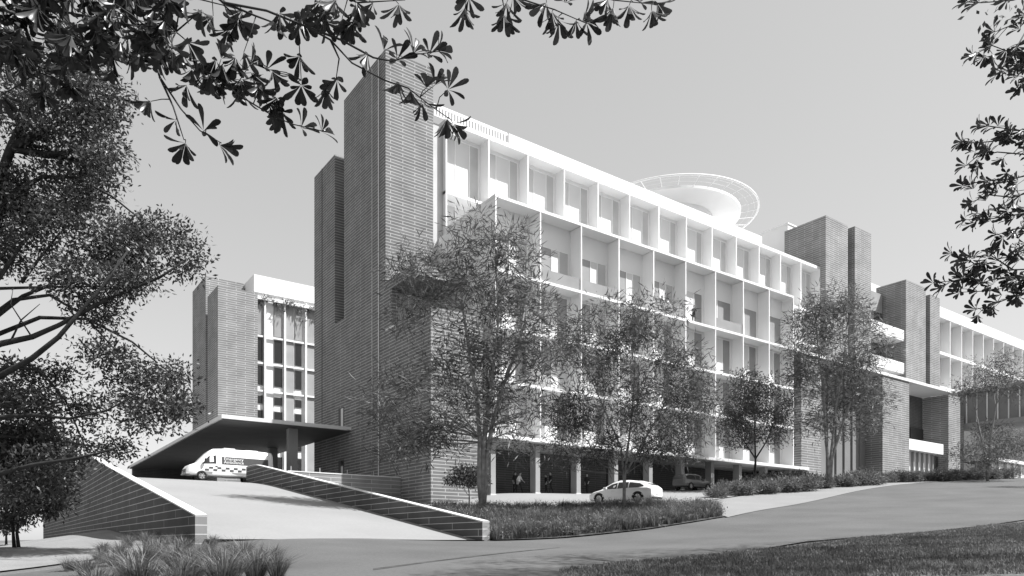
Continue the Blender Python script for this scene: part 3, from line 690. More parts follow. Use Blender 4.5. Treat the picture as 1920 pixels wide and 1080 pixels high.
W1 = [(283, 190, 0, 9, 210), (348, 268, 0, 9, 260), (330, 225, .1, 5, 200), (412, 272, 0, 8, -20), (382, 245, 0, 6, 80), (350, 160, .1, 7, 250), (395, 150, .2, 8, 270), (360, 130, .3, 8, 250), (300, 110, .2, 8, 230), (415, 110, .1, 7, 60), (470, 120, 0, 7, 30), (450, 150, .2, 8, 300), (480, 165, .1, 7, -30), (505, 195, 0, 7, -50), (525, 208, .1, 6, -70), (500, 130, 0, 6, 80), (565, 240, 0, 6, 60), (603, 247, 0, 6, 40), (562, 105, .1, 8, 260), (565, 160, .1, 9, 270), (612, 165, .2, 8, 265), (632, 150, .2, 7, 260), (430, 55, .3, 8, 250), (400, 30, .2, 9, 230), (520, 30, 0, 7, 250), (560, 20, .2, 8, 280), (610, 20, 0, 7, 260), (455, 20, .3, 8, 220), (640, 50, .1, 6, 300), (670, 12, .1, 9, 270), (660, 45, 0, 7, 260), (690, 100, 0, 7, 235), (720, 95, .1, 5, 60), (745, 112, 0, 6, 80), (775, 100, 0, 7, 50), (805, 102, 0, 6, 70), (820, 95, 0, 6, 20), (748, 155, 0, 9, 250), (770, 170, .1, 8, 270), (800, 165, 0, 7, 80), (815, 160, .1, 6, 60), (840, 168, 0, 7, 50), (790, 190, 0, 6, 290), (838, 222, 0, 9, 280), (850, 232, .05, 6, -40), (748, 8, .1, 9, 270), (700, 5, .1, 6, 230)] + [(rng.uniform(335, 560), rng.uniform(95, 215), rng.uniform(-.1, .3), rng.randint(6, 9), rng.uniform(220, 320)) for _ in range(16)] + [(rng.uniform(430, 700), rng.uniform(-5, 50), rng.uniform(-.1, .3), rng.randint(6, 9), rng.uniform(220, 320)) for _ in range(12)]
hanging("hanging_branch", "spray of broad leathery leaves hanging from the top edge before the brick tower", "near leafy branches hanging into view",
    [[(330, -60, .2), (420, 5, .1), (500, 20, 0), (575, 50, 0), (620, 75, 0), (660, 118, 0), (720, 150, 0), (765, 165, 0), (810, 200, 0), (842, 222, 0)], [(250, 40, .2), (320, 110, .2), (400, 140, .1), (450, 180, 0), (500, 210, 0), (545, 232, 0), (610, 247, 0)], [(280, 80, .1), (300, 145, .1), (340, 205, 0), (375, 245, 0), (415, 268, 0)], [(300, 145, .1), (325, 200, 0), (345, 262, 0)],
     [(575, 50, 0), (640, 75, 0), (700, 108, 0), (735, 115, 0), (780, 102, 0), (825, 96, 0)], [(420, 5, .1), (480, 30, .1), (560, 60, .1), (565, 150, .1)], [(620, 75, 0), (636, 110, .1), (630, 150, .1)], [(600, -30, .1), (670, 5, .1), (760, 0, .1)]],
    W1, 6.0, .165, .011)
W2 = [(872, 15, 0, 10, 270), (880, -5, .1, 8, 250), (945, 28, 0, 11, 270), (950, 5, .1, 9, 260), (962, -8, .1, 7, 300), (1035, 22, 0, 9, 270), (1048, 38, .1, 7, 280), (1025, 5, .1, 7, 230), (1092, 40, 0, 8, 30), (1100, 42, .05, 6, -60), (1080, 38, 0, 5, 280), (1150, 15, 0, 10, 265), (1140, -2, .1, 8, 230), (1180, 10, 0, 9, 265), (1200, 5, .1, 7, 60), (1222, 20, 0, 9, 290), (1232, 5, .1, 7, 320), (1060, 5, .1, 6, 70)]
hanging("hanging_branch", "row of drooping leaf whorls along the middle of the top edge", "near leafy branches hanging into view",
    [[(840, -70, .1), (900, -30, .05), (970, -4, 0), (1040, 18, 0), (1100, 44, 0)], [(970, -4, 0), (1080, -20, 0), (1150, 0, 0), (1225, 8, 0)], [(900, -30, 0), (872, 0, 0)], [(940, -16, 0), (945, 15, 0)]], W2, 6.0, .16, .010)
W3 = []
for _ in range(150):
    u = rng.uniform(-40, 330) ; v = rng.uniform(-40, 120) - .12 * max(u - 120, 0) * rng.random()
    if 55 < u < 110 and 75 < v < 130: continue
    W3.append((u, v, rng.uniform(-.5, .7), rng.randint(6, 9), rng.uniform(200, 330)))
W3 += [(u + rng.uniform(-25, 25), v + rng.uniform(-25, 25), rng.uniform(-.3, .4), 8, rng.uniform(220, 320)) for u, v in ((60, 160), (90, 190), (40, 130), (120, 165), (20, 200), (140, 100), (170, 90), (200, 100), (230, 110), (250, 100), (380, 40), (340, 60), (360, 10), (420, 60), (80, 150), (110, 140), (230, 60), (280, 60), (315, 90))]
hanging("hanging_branch", "thick dark mass of hanging leaves in the top left corner", "near leafy branches hanging into view",
    [[(-200, -60, 0), (-60, -20, 0), (60, 10, 0), (160, 30, 0), (260, 50, 0), (330, 60, 0)], [(-60, -20, 0), (0, 60, 0), (60, 120, 0), (100, 180, 0)], [(60, 10, 0), (120, 70, 0), (180, 100, .1), (240, 120, .1)], [(-100, -60, .2), (100, -40, .2), (300, -20, .2), (420, 10, .2)]], W3, 6.0, .165, .016)
def sprays(polys, n, amax=120):
    out = []
    for _ in range(n):
        (u0, v0), (u1, v1) = rng.choice(polys); f = rng.random(); out.append((u0 + (u1 - u0) * f + rng.uniform(-14, 14), v0 + (v1 - v0) * f + rng.uniform(-12, 12), rng.uniform(-.2, .3), rng.randint(6, 9), rng.uniform(90, 270)))
    return out
def spray_branch(label, lines, n, Y, L):
    seg = [((a[0], a[1]), (b_[0], b_[1])) for ln in lines for a, b_ in zip(ln, ln[1:])]
    tips = [(ln[-1][0], ln[-1][1], 0, 8, 170) for ln in lines]
    hanging("hanging_branch", label, "near leafy branches hanging into view", lines, sprays(seg, n) + tips, Y, L, .010)
z = lambda *q: [(u, v, 0) for u, v in q]
spray_branch("short leafy spray at the top right corner", [z((2010, 40), (1940, 30), (1890, 50), (1865, 60)), z((1940, 30), (1900, 100), (1860, 85), (1826, 103)), z((1940, 60), (1925, 120), (1880, 125), (1870, 140)), z((1960, 120), (1925, 140), (1912, 170)), z((1960, -20), (1900, 0), (1840, 5), (1815, 4))], 38, 8.0, .125)
spray_branch("dense leafy spray halfway down the right edge", [z((2010, 260), (1940, 250), (1880, 240), (1840, 235)), z((1940, 250), (1890, 262), (1830, 268), (1805, 266)), z((2000, 300), (1930, 290), (1870, 285), (1830, 295), (1812, 310)), z((1960, 320), (1900, 335), (1840, 340), (1806, 348)), z((1960, 350), (1900, 370), (1850, 365), (1825, 378)), z((2000, 380), (1920, 400), (1860, 410), (1812, 412)), z((1960, 420), (1900, 430), (1870, 440)), z((1960, 440), (1925, 470), (1905, 480))], 92, 8.0, .12)
spray_branch("trailing leafy spray lowest on the right edge over the far wing", [z((2010, 495), (1920, 505), (1850, 508), (1800, 525), (1750, 530)), z((1850, 508), (1820, 490), (1785, 475)), z((1900, 506), (1860, 480), (1820, 480)), z((2010, 530), (1920, 530), (1860, 545), (1800, 548)), z((1960, 540), (1890, 560), (1850, 575), (1830, 580)), z((1930, 520), (1880, 520), (1840, 530))], 58, 8.0, .12)

# ---------------------------------------------------------------- low planting
def blades(pos, hgt, wid, spread, per, lean=.5):
    """V, F of bent grass blades, several per position"""
    C = np.repeat(pos, per, 0); n = len(C); az = NR.uniform(0, 2 * math.pi, n); out = np.stack([np.cos(az), np.sin(az), np.zeros(n)], 1)
    C = C + out * NR.uniform(0, spread, (n, 1)); H_ = hgt * NR.uniform(.55, 1.15, (n, 1)); ln = NR.uniform(.1, lean, (n, 1)) * H_ * 1.3
    sd = np.stack([-np.sin(az), np.cos(az), np.zeros(n)], 1) * wid * .5
    m = C + out * ln * .35 + UP * H_ * .62; tip = C + out * ln * 1.05 + UP * H_ * (1.0 - .25 * NR.uniform(0, 1, (n, 1)))
    V = np.stack([C - sd, C + sd, m + sd * .8, m - sd * .8, tip], 1).reshape(-1, 3)
    i = np.arange(n)[:, None] * 5
    F = np.concatenate([i + np.array([[0, 1, 2]]), i + np.array([[0, 2, 3]]), i + np.array([[3, 2, 4]])], 0)
    return V, F
def scatter(poly, n):
    xs = [p[0] for p in poly]; ys = [p[1] for p in poly]; x = NR.uniform(min(xs), max(xs), n * 4); y = NR.uniform(min(ys), max(ys), n * 4)
    k = inside(poly, x, y); x, y = x[k][:n], y[k][:n]
    return np.stack([x, y, H(x, y) + .05], 1)
BED = [(17.2, 25.1), (20.6, 24.9), (26, 24.8), (33.0, 25.8), (36.0, 28.6), (35.2, 30.3), (30.5, 32.2), (24, 34.6), (17.4, 36.6)]
V, F = blades(scatter(BED, 2100), .42, .022, .16, 22, .8)
V2, F2 = blades(scatter(BED, 420), .78, .026, .22, 60, .9); F = np.concatenate([F, F2 + len(V)]); V = np.concatenate([V, V2])
_c = scatter(BED, 420); _C = np.repeat(_c, 60, 0) + NR.normal(size=(420 * 60, 3)) * np.array([.22, .22, .13]) + np.array([0, 0, .3])
tag(leaves("ground_cover", _C, NR.normal(size=(420 * 60, 3)) + np.array([0, 0, .7]), .13, .045, "shrub", None, (0, 0, 0)), "low leafy ground cover mixed through the curved bed", "ground cover", None, "stuff")
tag(np_mesh("bed_grass", V, F, "grass"), "strappy grey grass filling the curved bed between road and white car", "grass", None, "stuff")
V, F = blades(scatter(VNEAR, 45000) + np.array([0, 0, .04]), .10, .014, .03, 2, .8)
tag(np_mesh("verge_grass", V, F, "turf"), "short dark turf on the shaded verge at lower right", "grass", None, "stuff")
V, F = blades(np.zeros((1, 3)), .82, .018, .18, 300, 1.1)
tproto = np_mesh("tussock", V, F, "tus")
spots = [(195, 1040, .6), (240, 1030, .6), (275, 1024, .62), (300, 1036, .75), (325, 1024, .55), (345, 1042, .8), (390, 1045, .7), (430, 1040, .55), (455, 1062, .95), (500, 1072, .9), (480, 1090, .9), (400, 1075, .95), (330, 1075, .9), (270, 1070, .9), (215, 1065, .7), (160, 1085, .6), (420, 1110, 1.0), (340, 1115, 1.0), (260, 1115, 1.0), (180, 1120, .8), (305, 1012, .5), (260, 1012, .45), (365, 1020, .6), (400, 1026, .5), (225, 1050, .7), (300, 1052, .8), (375, 1058, .8), (465, 1045, .6), (515, 1055, .6), (440, 1078, .8), (360, 1088, .9), (240, 1088, .8), (190, 1060, .6), (520, 1090, .7), (130, 1075, .5), (285, 1044, .7)]
for i, (u, v, s) in enumerate(spots):
    x, y = pp(u, v); o = tproto if i == 0 else tproto.copy()
    if i: COL.objects.link(o)
    o.location = (x, y, h(x, y) + .02); o.rotation_euler = (0, 0, rng.uniform(0, 6.28)); o.scale = (s, s, s * rng.uniform(.8, 1.05))
    tag(o, "arching tussock grass clump in front of the dark ramp retaining wall", "grass clump", "tussocks at lower left")
def shrub_proto(n):
    cs = unit(NR.normal(size=(n, 3))) * NR.uniform(.3, 1, (n, 1)) ** .5 * np.array([.75, .75, .42]) + np.array([0, 0, .45])
    C = np.repeat(cs, 34, 0); m = len(C); o_ = NR.normal(size=(m, 3)) * .13
    r = leaves("shrub", C + o_, unit(o_) + np.array([0, 0, .5]) + NR.normal(size=(m, 3)) * .4, .22 * NR.uniform(.6, 1.2, m), .045, "shrub", None, (0, 0, 0)); return r
sp = [shrub_proto(60), shrub_proto(70), shrub_proto(52)]
hs = [(1345, 934, .7), (1368, 928, .9), (1392, 930, .9), (1412, 920, 1.1), (1434, 927, 1.0), (1452, 916, 1.2), (1472, 924, 1.1), (1490, 915, 1.2), (1508, 922, 1.1), (1526, 916, 1.0), (1585, 914, .9), (1604, 912, 1.1), (1622, 911, 1.2), (1640, 909, .9), (1662, 906, .9), (1684, 904, 1.0), (1706, 903, .9), (1728, 902, .9), (1752, 901, .9), (1776, 902, 1.1), (1800, 900, .9), (1826, 900, 1.0), (1856, 899, 1.0), (1888, 898, 1.0), (1916, 897, 1.0), (1540, 917, .8)]
used = [0, 0, 0]
for i, (u, v, s) in enumerate(hs):
    k = i % 3; x, y = pp(u, v); o = sp[k] if not used[k] else sp[k].copy()
    if used[k]: COL.objects.link(o)
    used[k] = 1; o.location = (x, y, h(x, y) + .02); o.rotation_euler = (0, 0, rng.uniform(0, 6.28)); o.scale = (s * 1.6, s * 1.6, s * 1.2)
    tag(o, "low loose shrub in the border along the driveway", "shrub", "shrubs along the driveway")

# ---------------------------------------------------------------- vehicles (local: +x forward, +y left, z up)
def loft(st, ks=None):
    """st: stations (x, z0, zb, zt, w, wt): sill, belt and roof heights, half widths at belt and roof"""
    m = MB(); k = 12
    for (x, z0, zb, zt, w, wt) in st:
        hh = zt - zb
        half = [(w * .80, z0), (w * .97, z0 + .06), (w, z0 + (zb - z0) * .45), (w * .985, zb), (wt + (w - wt) * .12, zb + hh * .82), (wt * .86, zt)]
        m.v += [(x, y, z) for y, z in half] + [(x, -y, z) for y, z in reversed(half)]
    for i in range(len(st) - 1):
        for j in range(k):
            a, b_ = i * k + j, i * k + (j + 1) % k; m.f.append((a, b_, b_ + k, a + k))
    m.f.append(tuple(range(k))); m.f.append(tuple(reversed(range((len(st) - 1) * k, len(st) * k))))
    return m
def interp(st, x):
    for a, b_ in zip(st, st[1:]):
        if a[0] <= x <= b_[0]:
            f = (x - a[0]) / (b_[0] - a[0]); return [a[i] + (b_[i] - a[i]) * f for i in range(6)]
def side_pt(st, x, f, s, push=.012):
    _, z0, zb, zt, w, wt = interp(st, x); hh = zt - zb
    y0, z0_ = w * .985, zb; y1, z1 = wt + (w - wt) * .12, zb + hh * .82
    return (x, s * (y0 + (y1 - y0) * f + push), z0_ + (z1 - z0_) * f)
def body_pt(st, x, z, s, push=.012):
    _, z0, zb, zt, w, wt = interp(st, x)
    zm = z0 + (zb - z0) * .45
    y = w * .97 + (w - w * .97) * (z - z0 - .06) / (zm - z0 - .06) if z < zm else w + (w * .985 - w) * (z - zm) / (zb - zm)
    return (x, s * (y + push), z)
def glazing(st, xs, s, f0, f1):
    m = MB()
    for a, b_ in zip(xs, xs[1:]):
        q = [side_pt(st, a, f0[0] if callable(f0) is False and hasattr(f0, '__len__') else f0, s), side_pt(st, b_, f0, s), side_pt(st, b_, f1, s), side_pt(st, a, f1, s)]
        m.quad(*q)
    return m
def wheel(root, x, y, r, wdt, spokes=8):
    s = 1 if y > 0 else -1
    wh = MB()
    n = 24; prof = [(r * .66, 0), (r * .93, 0), (r, .03), (r, wdt - .03), (r * .93, wdt), (r * .66, wdt)]
    for i in range(n):
        t = 2 * math.pi * i / n
        wh.v += [(x + q * math.cos(t), y + s * (p - wdt), r + q * math.sin(t)) for q, p in prof]
    for i in range(n):
        for j in range(6):
            a, b_ = i * 6 + j, i * 6 + (j + 1) % 6; c, d = ((i + 1) % n) * 6 + j, ((i + 1) % n) * 6 + (j + 1) % 6
            wh.f.append((a, b_, d, c))
    o = wh.build("wheel", "tyre", root, True)
    rm = MB(); rm.cyl((x, y - s * .09, r), (x, y - s * .06, r), r * .66, 20)
    for i in range(spokes):
        t = 2 * math.pi * i / spokes; c, q = math.cos(t), math.sin(t)
        rm.tube([(x + c * .05, y - s * .03, r + q * .05), (x + c * r * .66, y - s * .035, r + q * r * .66)], .024, 5)
    rm.tube([(x, y - s * .05, r), (x, y - s * .01, r)], .06, 10)
    rm.build("rim", "rim", o)
def arch(root, st, x, r, s):
    m = MB(); n = 18
    c = []
    for i in range(n + 1):
        t = math.pi * i / n; px, pz = x + (r + .07) * math.cos(t), .34 + (r + .05) * math.sin(t)
        c.append(body_pt(st, px, max(pz, interp(st, px)[1] + .07), s, .006))
    m.quad(*c); return m
def car(name, label, st, wheels, r, paint, glz, windshield, rear, loc, yaw, extra=None):
    t = thing(name, label, "car", loc, yaw)
    OFF[t.name] = Vector((0, 0, 0))
    loft(st).build("body", paint, t, True, bevel=.02)
    for s in (1, -1):
        for xs in glz:
            m = MB()
            for (xa, fa0, fa1), (xb, fb0, fb1) in zip(xs, xs[1:]): m.quad(side_pt(st, xa, fa0, s), side_pt(st, xb, fb0, s), side_pt(st, xb, fb1, s), side_pt(st, xa, fa1, s))
            m.build("side_window", "carglass", t)
        am = MB()
        for wx in wheels: am = arch(t, st, wx, r, s); am.build("wheel_arch", "dark", t)
        for wx in wheels:
            w0 = interp(st, wx)[4]; wheel(t, wx, s * (w0 + .03), r, .22)
    for nm, (xa, za, ya, xb, zb_, yb) in (("windscreen", windshield), ("rear_window", rear)):
        d = 1 if nm == "windscreen" else -1
        MB().quad((xa + d * .02, ya, za + .02), (xa + d * .02, -ya, za + .02), (xb + d * .02, -yb, zb_ + .02), (xb + d * .02, yb, zb_ + .02)).build(nm, "carglass", t)
    return t
# white hatchback by the grass bed
ST = [(-2.32, .42, .74, .80, .62, .55), (-2.26, .30, .86, .96, .80, .66), (-2.0, .22, .93, 1.16, .89, .68), (-1.5, .20, .93, 1.36, .92, .66), (-.7, .19, .92, 1.47, .93, .66), (.0, .19, .90, 1.48, .93, .66), (.55, .19, .89, 1.36, .93, .66), (1.1, .19, .87, 1.08, .92, .70), (1.35, .20, .84, .94, .91, .72), (1.9, .22, .74, .82, .86, .70), (2.25, .28, .62, .68, .70, .58), (2.36, .36, .54, .58, .50, .42)]
x, y = pp(1172, 947)
wc = car("white_car", "white hatchback with a dark glass roof parked beyond the grass bed", ST, (1.42, -1.38), .34, "paint",
    [[(-1.75, .35, .55), (-1.45, .12, .85), (-.75, .1, .93)], [(-.68, .1, .93), (.05, .1, .95)], [(.12, .1, .95), (.55, .12, .9), (1.05, .25, .6)]],
    (1.22, .98, .66, .42, 1.42, .54), (-2.05, 1.12, .60, -1.25, 1.42, .54), (x, y, h(x, y) + .06), R(106.5))
MB().quad((-1.2, .52, 1.445), (-1.2, -.52, 1.445), (-.35, -.52, 1.505), (-.35, .52, 1.505)).quad((-.35, .52, 1.505), (-.35, -.52, 1.505), (.35, -.52, 1.475), (.35, .52, 1.475)).build("glass_roof", "carglass", wc)
for s in (1, -1):
    MB().quad((-2.23, s * .50, .84), (-2.13, s * .80, .80), (-2.02, s * .80, .92), (-2.14, s * .52, .93)).build("tail_light", "redlamp", wc)
    MB().quad((2.19, s * .45, .66), (2.02, s * .76, .70), (1.86, s * .80, .78), (2.08, s * .52, .75)).build("headlight", "lamp", wc)
    MB().box(.78, 1.0, s * 1.0 - .09, s * 1.0 + .09, .92, 1.06).build("mirror", "paint", wc, bevel=.03)
    MB().box(-.62, -.42, s * .93 - .012, s * .93 + .012, .80, .83).box(.3, .5, s * .93 - .012, s * .93 + .012, .79, .82).build("door_handle", "steel", wc)
    MB().box(-2.3, -2.29, s * .01 - .2, s * .01 + .2, .55, .66)
bx("number_plate", "white", wc, -2.345, -2.325, -.25, .25, .52, .63)
MB().box(-2.30, -1.9, -.66, .66, .26, .38).build("bumper_trim", "dark", wc, bevel=.03)
# grey and black sport utility cars
SU = [(-2.2, .45, .95, 1.05, .75, .62), (-2.1, .32, 1.02, 1.5, .88, .68), (-1.4, .28, 1.02, 1.66, .91, .70), (-.2, .28, 1.0, 1.68, .92, .70), (.4, .28, 1.0, 1.6, .92, .70), (1.0, .28, .98, 1.12, .91, .74), (1.7, .30, .92, 1.0, .88, .72), (2.1, .36, .78, .84, .76, .6), (2.22, .42, .66, .7, .6, .5)]
def suv(name, label, paint, loc, yaw):
    t = car(name, label, SU, (1.35, -1.3), .36, paint, [[(-1.9, .15, .85), (-1.25, .1, .95), (-.6, .1, .95)], [(-.52, .1, .95), (.12, .1, .95)], [(.2, .1, .95), (.42, .12, .92), (.85, .2, .7)]],
        (1.08, 1.1, .70, .38, 1.58, .60), (-2.16, 1.15, .64, -2.0, 1.5, .58), loc, yaw)
    for s in (1, -1):
        MB().quad((2.12, s * .50, .74), (1.98, s * .78, .78), (1.84, s * .82, .88), (2.02, s * .55, .84)).build("headlight", "lamp", t)
        MB().quad((-2.2, s * .55, 1.0), (-2.12, s * .82, 1.0), (-2.12, s * .80, 1.2), (-2.18, s * .56, 1.18)).build("tail_light", "redlamp", t)
        MB().box(.62, .85, s * 1.0 - .09, s * 1.0 + .09, 1.02, 1.18).build("mirror", paint, t, bevel=.03)
    return t
_gc = suv("grey_car", "grey hatchback parked in the shade under the podium behind the white car", "cargrey", (52.6, 44.4, h(52.6, 44.4) + .06), 0)
_gc.scale = (.88, .9, .86)
suv("black_car", "black car half hidden by shrubs under the right end of the podium slab", "cardk", (70.8, 48.3, h(70.8, 48.3) + .06), 0)
x, y = pp(1903, 893)
suv("dark_car", "dark car stopped at the far right edge under the bridge", "cardk", (x, y, h(x, y) + .06), R(170))

# ambulance van
AV = [(-3.3, .50, 1.25, 2.35, .93, .78), (-3.22, .42, 1.27, 2.5, .98, .82), (-2.0, .40, 1.27, 2.56, .99, .82), (.6, .40, 1.27, 2.58, .99, .82), (1.35, .40, 1.26, 2.52, .99, .80), (1.7, .40, 1.25, 2.28, .98, .78), (2.45, .40, 1.20, 1.42, .97, .80), (3.1, .42, 1.08, 1.16, .92, .78), (3.28, .46, .86, .92, .80, .66), (3.32, .5, .72, .76, .7, .6)]
av = thing("ambulance_van", "white high roofed ambulance van with checked stripe facing left at the top of the ramp", "van", (15.6, 60.65, rz(60.65) + .02), math.pi)
OFF[av.name] = Vector((0, 0, 0))
loft(AV).build("body", "paint", av, True, bevel=.03)
MB().quad((2.40, .76, 1.44), (2.40, -.76, 1.44), (1.74, -.60, 2.24), (1.74, .60, 2.24)).build("windscreen", "carglass", av)
for s in (1, -1):
    MB().quad(side_pt(AV, 1.15, .08, s), side_pt(AV, 2.2, .15, s), side_pt(AV, 1.72, .78, s), side_pt(AV, 1.15, .72, s)).build("side_window", "carglass", av)
    MB().quad(side_pt(AV, -2.9, .05, s), side_pt(AV, .72, .05, s), side_pt(AV, .72, .62, s), side_pt(AV, -2.9, .62, s)).build("lettering_panel", "decal", av)
    ck = MB()
    for i in range(16):
        x0 = 2.0 - i * .31
        for r_ in range(2):
            if (i + r_) % 2 == 0 and not (-2.05 < x0 - .1 < -1.0): ck.quad(body_pt(AV, x0 - .3, .76 + r_ * .17, s), body_pt(AV, x0, .76 + r_ * .17, s), body_pt(AV, x0, .92 + r_ * .17, s), body_pt(AV, x0 - .3, .92 + r_ * .17, s))
    ck.build("checked_stripe", "check", av)
    MB().quad(body_pt(AV, -2.9, .5, s), body_pt(AV, 2.2, .5, s), body_pt(AV, 2.2, .70, s), body_pt(AV, -2.9, .70, s)).build("lower_trim", "concwall", av)
    for wx in (2.2, -1.55):
        arch(av, AV, wx, .36, s).build("wheel_arch", "dark", av); wheel(av, wx, s * 1.0, .36, .24, 6)
    MB().quad((3.22, s * .50, .95), (3.12, s * .82, .98), (2.9, s * .90, 1.12), (3.12, s * .6, 1.12)).build("headlight", "lamp", av)
    MB().box(1.92, 2.06, s * 1.16 - .1, s * 1.16 + .1, 1.36, 1.7).build("mirror", "dark", av, bevel=.04)
    MB().box(1.05, 1.22, s * 1.0 - .02, s * 1.0 + .02, 1.12, 1.17).build("door_handle", "dark", av)
bx("grille", "dark", av, 3.2, 3.335, -.55, .55, .6, .86); bx("bumper", "concwall", av, 3.05, 3.38, -.9, .9, .42, .58, bevel=.05)
MB().box(-.4, .5, -.6, .6, 2.55, 2.68).build("light_bar", "lamp", av, bevel=.05); MB().box(-2.2, -1.2, -.4, .4, 2.54, 2.64).build("roof_unit", "paint", av, bevel=.03)
for txt, zz in (("Emergency", 1.66), ("Ambulance", 1.40)):
    c = bpy.data.curves.new("lettering", 'FONT'); c.body = txt; c.size = .34; c.extrude = .004
    o_ = bpy.data.objects.new("lettering_outline", c); COL.objects.link(o_)
    tm = bpy.data.meshes.new_from_object(o_.evaluated_get(bpy.context.evaluated_depsgraph_get())); bpy.data.objects.remove(o_)
    o = bpy.data.objects.new("lettering", tm); COL.objects.link(o); o.parent = av; tm.materials.clear(); tm.materials.append(M["white"])
    p = side_pt(AV, .55, .2, 1, .03); q0 = side_pt(AV, .55, 0, 1); q1 = side_pt(AV, .55, 1, 1); til = math.atan2(q0[1] - q1[1], q1[2] - q0[2])
    o.location = (.58, p[1] - (zz - p[2]) * math.tan(til), zz); o.rotation_euler = (R(90) - til, 0, math.pi)

# ---------------------------------------------------------------- people
def person(label, loc, yaw, arms, legs, lean, top, bottom, hgt=1.74, group=None):
    """arms / legs: per side (forward swing, bend) in degrees; skin-grown body, hair and face features as children"""
    t = thing("person", label, "person", loc, yaw, group); OFF[t.name] = Vector((0, 0, 0))
    k = hgt / 1.74; ln = R(lean)
    def L(x, y, z):
        if z > .95: dz = z - .95; x, z = x + dz * math.sin(ln), .95 + dz * math.cos(ln)
        return Vector((x * k, y * k, z * k))
    vs, es, rs = [], [], []
    def add(p, r, par=None):
        vs.append(p); rs.append(r * k)
        if par is not None: es.append((par, len(vs) - 1))
        return len(vs) - 1
    pel = add(L(0, 0, .95), .145); wst = add(L(0, 0, 1.10), .125, pel); ch = add(L(.01, 0, 1.30), .15, wst); nk0 = add(L(0, 0, 1.45), .075, ch)
    nk = add(L(.01, 0, 1.52), .052, nk0); hd = add(L(.03, 0, 1.60), .085, nk); hm = add(L(.025, 0, 1.66), .09, hd); add(L(.02, 0, 1.71), .06, hm)
    for s, (sw, bd) in zip((1, -1), arms):
        sh = add(L(0, s * .17, 1.40), .062, ch); a = R(sw); e = L(math.sin(a) * .28, s * .235, 1.40 - math.cos(a) * .28); el = add(e, .043, sh)
        a2 = R(sw + bd); dv = Vector((math.sin(a2), -s * .08 + .02, -math.cos(a2))); wr = add(e + dv * .25 * k, .028, el); hb = add(e + dv * .32 * k, .034, wr)
        side = Vector((math.cos(a2), 0, math.sin(a2)))
        for f_, (off, lf) in enumerate(((-.03, .07), (-.01, .085), (.01, .08), (.03, .065))): 
            fb = add(e + (dv * .36 + side * off) * k, .010, hb); add(e + (dv * (.36 + lf * .5) + side * off + Vector((0, -s * .012, 0))) * k, .008, fb)
        th = add(e + (dv * .31 + side * .05) * k, .011, hb); add(e + (dv * .35 + side * .065) * k, .009, th)
    for s, (sw, bd) in zip((1, -1), legs):
        hp_ = add(L(0, s * .09, .90), .095, pel); a = R(sw); kn_ = Vector((math.sin(a) * .44, s * .10, .90 - math.cos(a) * .44)) * k; kn = add(kn_, .062, hp_)
        a2 = R(sw - bd); an_ = kn_ + Vector((math.sin(a2), 0, -math.cos(a2))) * .40 * k; an = add(an_, .042, kn); add(an_ + Vector((.09, 0, -.035)) * k, .04, an); 
    zmin = min(v.z for v in vs) - .035
    me = bpy.data.meshes.new("body"); me.from_pydata([tuple(v - Vector((0, 0, zmin))) for v in vs], es, [])
    o = bpy.data.objects.new("body", me); COL.objects.link(o)
    sk = o.modifiers.new("skin", 'SKIN'); o.modifiers.new("sub", 'SUBSURF').levels = 1
    for i, sv in enumerate(me.skin_vertices[0].data): sv.radius = (rs[i], rs[i]); sv.use_root = i == 0
    dg = bpy.context.evaluated_depsgraph_get(); me2 = bpy.data.meshes.new_from_object(o.evaluated_get(dg)); bpy.data.objects.remove(o)
    me2.name = "body"; o = link("body", me2, None, t)
    for mn in (top, bottom, "skin", "cloth"): me2.materials.append(M[mn])
    hz_ = .95 * k - zmin
    neck = Vector(vs[nk0]) - Vector((0, 0, zmin)); wrs = [Vector(vs[i]) - Vector((0, 0, zmin)) for i in range(len(vs)) if abs(rs[i] - .028 * k) < 1e-6]
    for p in me2.polygons:
        c = p.center; p.use_smooth = True
        hand = any((c - w_).length < .17 * k and abs(c.y) > .12 * k for w_ in wrs)
        p.material_index = 2 if (c.z > neck.z + .01 or hand) else (3 if c.z < .08 else (1 if c.z < hz_ + .02 else 0))
    head = Vector(vs[hm]) - Vector((0, 0, zmin))
    bm = bmesh.new(); bmesh.ops.create_uvsphere(bm, u_segments=14, v_segments=10, radius=.103 * k)
    bmesh.ops.delete(bm, geom=[v for v in bm.verts if v.co.x > .045 * k and v.co.z < .045 * k or v.co.z < -.05 * k], context='VERTS')
    for v in bm.verts: v.co += head + Vector((-.012, 0, .01))
    mh = bpy.data.meshes.new("hair"); bm.to_mesh(mh); bm.free(); link("hair", mh, "hair", t)
    f = MB()
    for s in (1, -1): f.box(head.x + .082 * k, head.x + .092 * k, s * .033 - .011, s * .033 + .011, head.z - .012, head.z + .003)
    f.box(head.x + .078 * k, head.x + .09 * k, -.024, .024, head.z - .075, head.z - .066); f.build("eyes_and_mouth", "cloth", t)
    MB().box(head.x + .075 * k, head.x + .112 * k, -.011, .011, head.z - .05, head.z - .015).build("nose", "skin", t, bevel=.006)
    return t
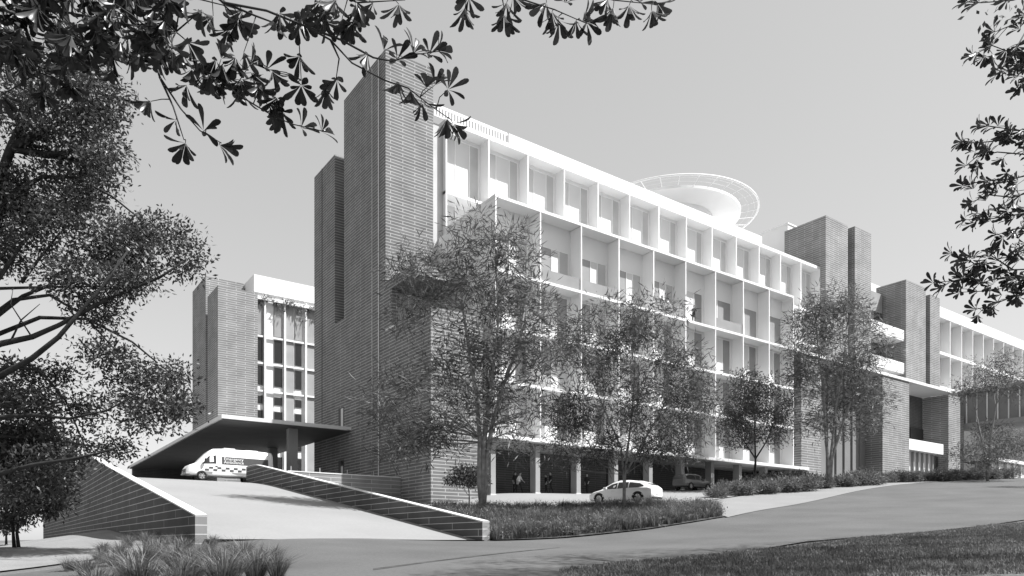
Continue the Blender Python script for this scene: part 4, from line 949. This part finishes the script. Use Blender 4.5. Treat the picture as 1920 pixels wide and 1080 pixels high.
def at_b(u, b_):
    t = (u - 960) / FP; return b_ * (t * LY - LX) / (RX - t * RY)
def ground_person(u, b_, label, *a, **k):
    x = at_b(u, b_); return person(label, (x, b_, h(x, b_) + .065), *a, **k)
ground_person(973, 47.6, "person in white top and dark trousers leaning forward mid stride left of a pillar", R(-60), ((28, 20), (-20, 15)), ((24, 8), (-22, 22)), 9, "shirt", "cloth")
ground_person(966, 48.6, "person in dark clothes standing just behind the one in white", R(-100), ((5, 10), (-4, 12)), ((6, 4), (-5, 8)), 2, "cloth", "cloth")
ground_person(1033, 48.2, "taller dark figure of the pair walking in the shaded undercroft", R(180), ((18, 20), (-16, 12)), ((18, 6), (-16, 18)), 3, "cloth", "cloth", 1.84)
ground_person(1024, 49.0, "shorter dark figure of the pair in the shaded undercroft", R(170), ((8, 14), (-10, 12)), ((12, 6), (-10, 14)), 2, "cloth", "cloth", 1.62)
ground_person(1101, 48.0, "lone dark clothed person standing above the front of the white car", R(200), ((6, 30), (-4, 12)), ((6, 3), (-6, 6)), 1, "cloth", "cloth")
for u, lab, top, yw in ((1240, "person in dark top at the balcony rail above the dense gum tree", "cloth", -95), (1252, "person in pale top beside the dark one at the balcony rail", "shirt", -70), (1301, "dark haired person alone at the balcony rail further right", "cloth", -120)):
    x = at_b(u, 46.25); person(lab, (x, 46.25, 21.13), R(yw), ((30, 50), (25, 55)), ((3, 2), (-3, 3)), 8, top, "cloth")

# trailing planting under the rear building's roof edge
xs_ = NR.uniform(27.6, 44, 700); C = np.stack([xs_, 93.9 + NR.normal(size=700) * .18, 31.6 - np.abs(NR.normal(size=700)) * .55 * (1 + np.sin(xs_ * 2.1))], 1)
t = thing("planter", "trailing plants along the terrace edge below the rear building's white roof band", "planter", (27.6, 93.6, 31.3))
bx("trough", "white", t, 27.5, 44, 93.7, 94.18, 31.2, 31.6)
leaves("foliage", C, NR.normal(size=(700, 3)) + np.array([0, -.5, -.6]), .5, .16, "shrub", t, (27.6, 93.6, 31.3))
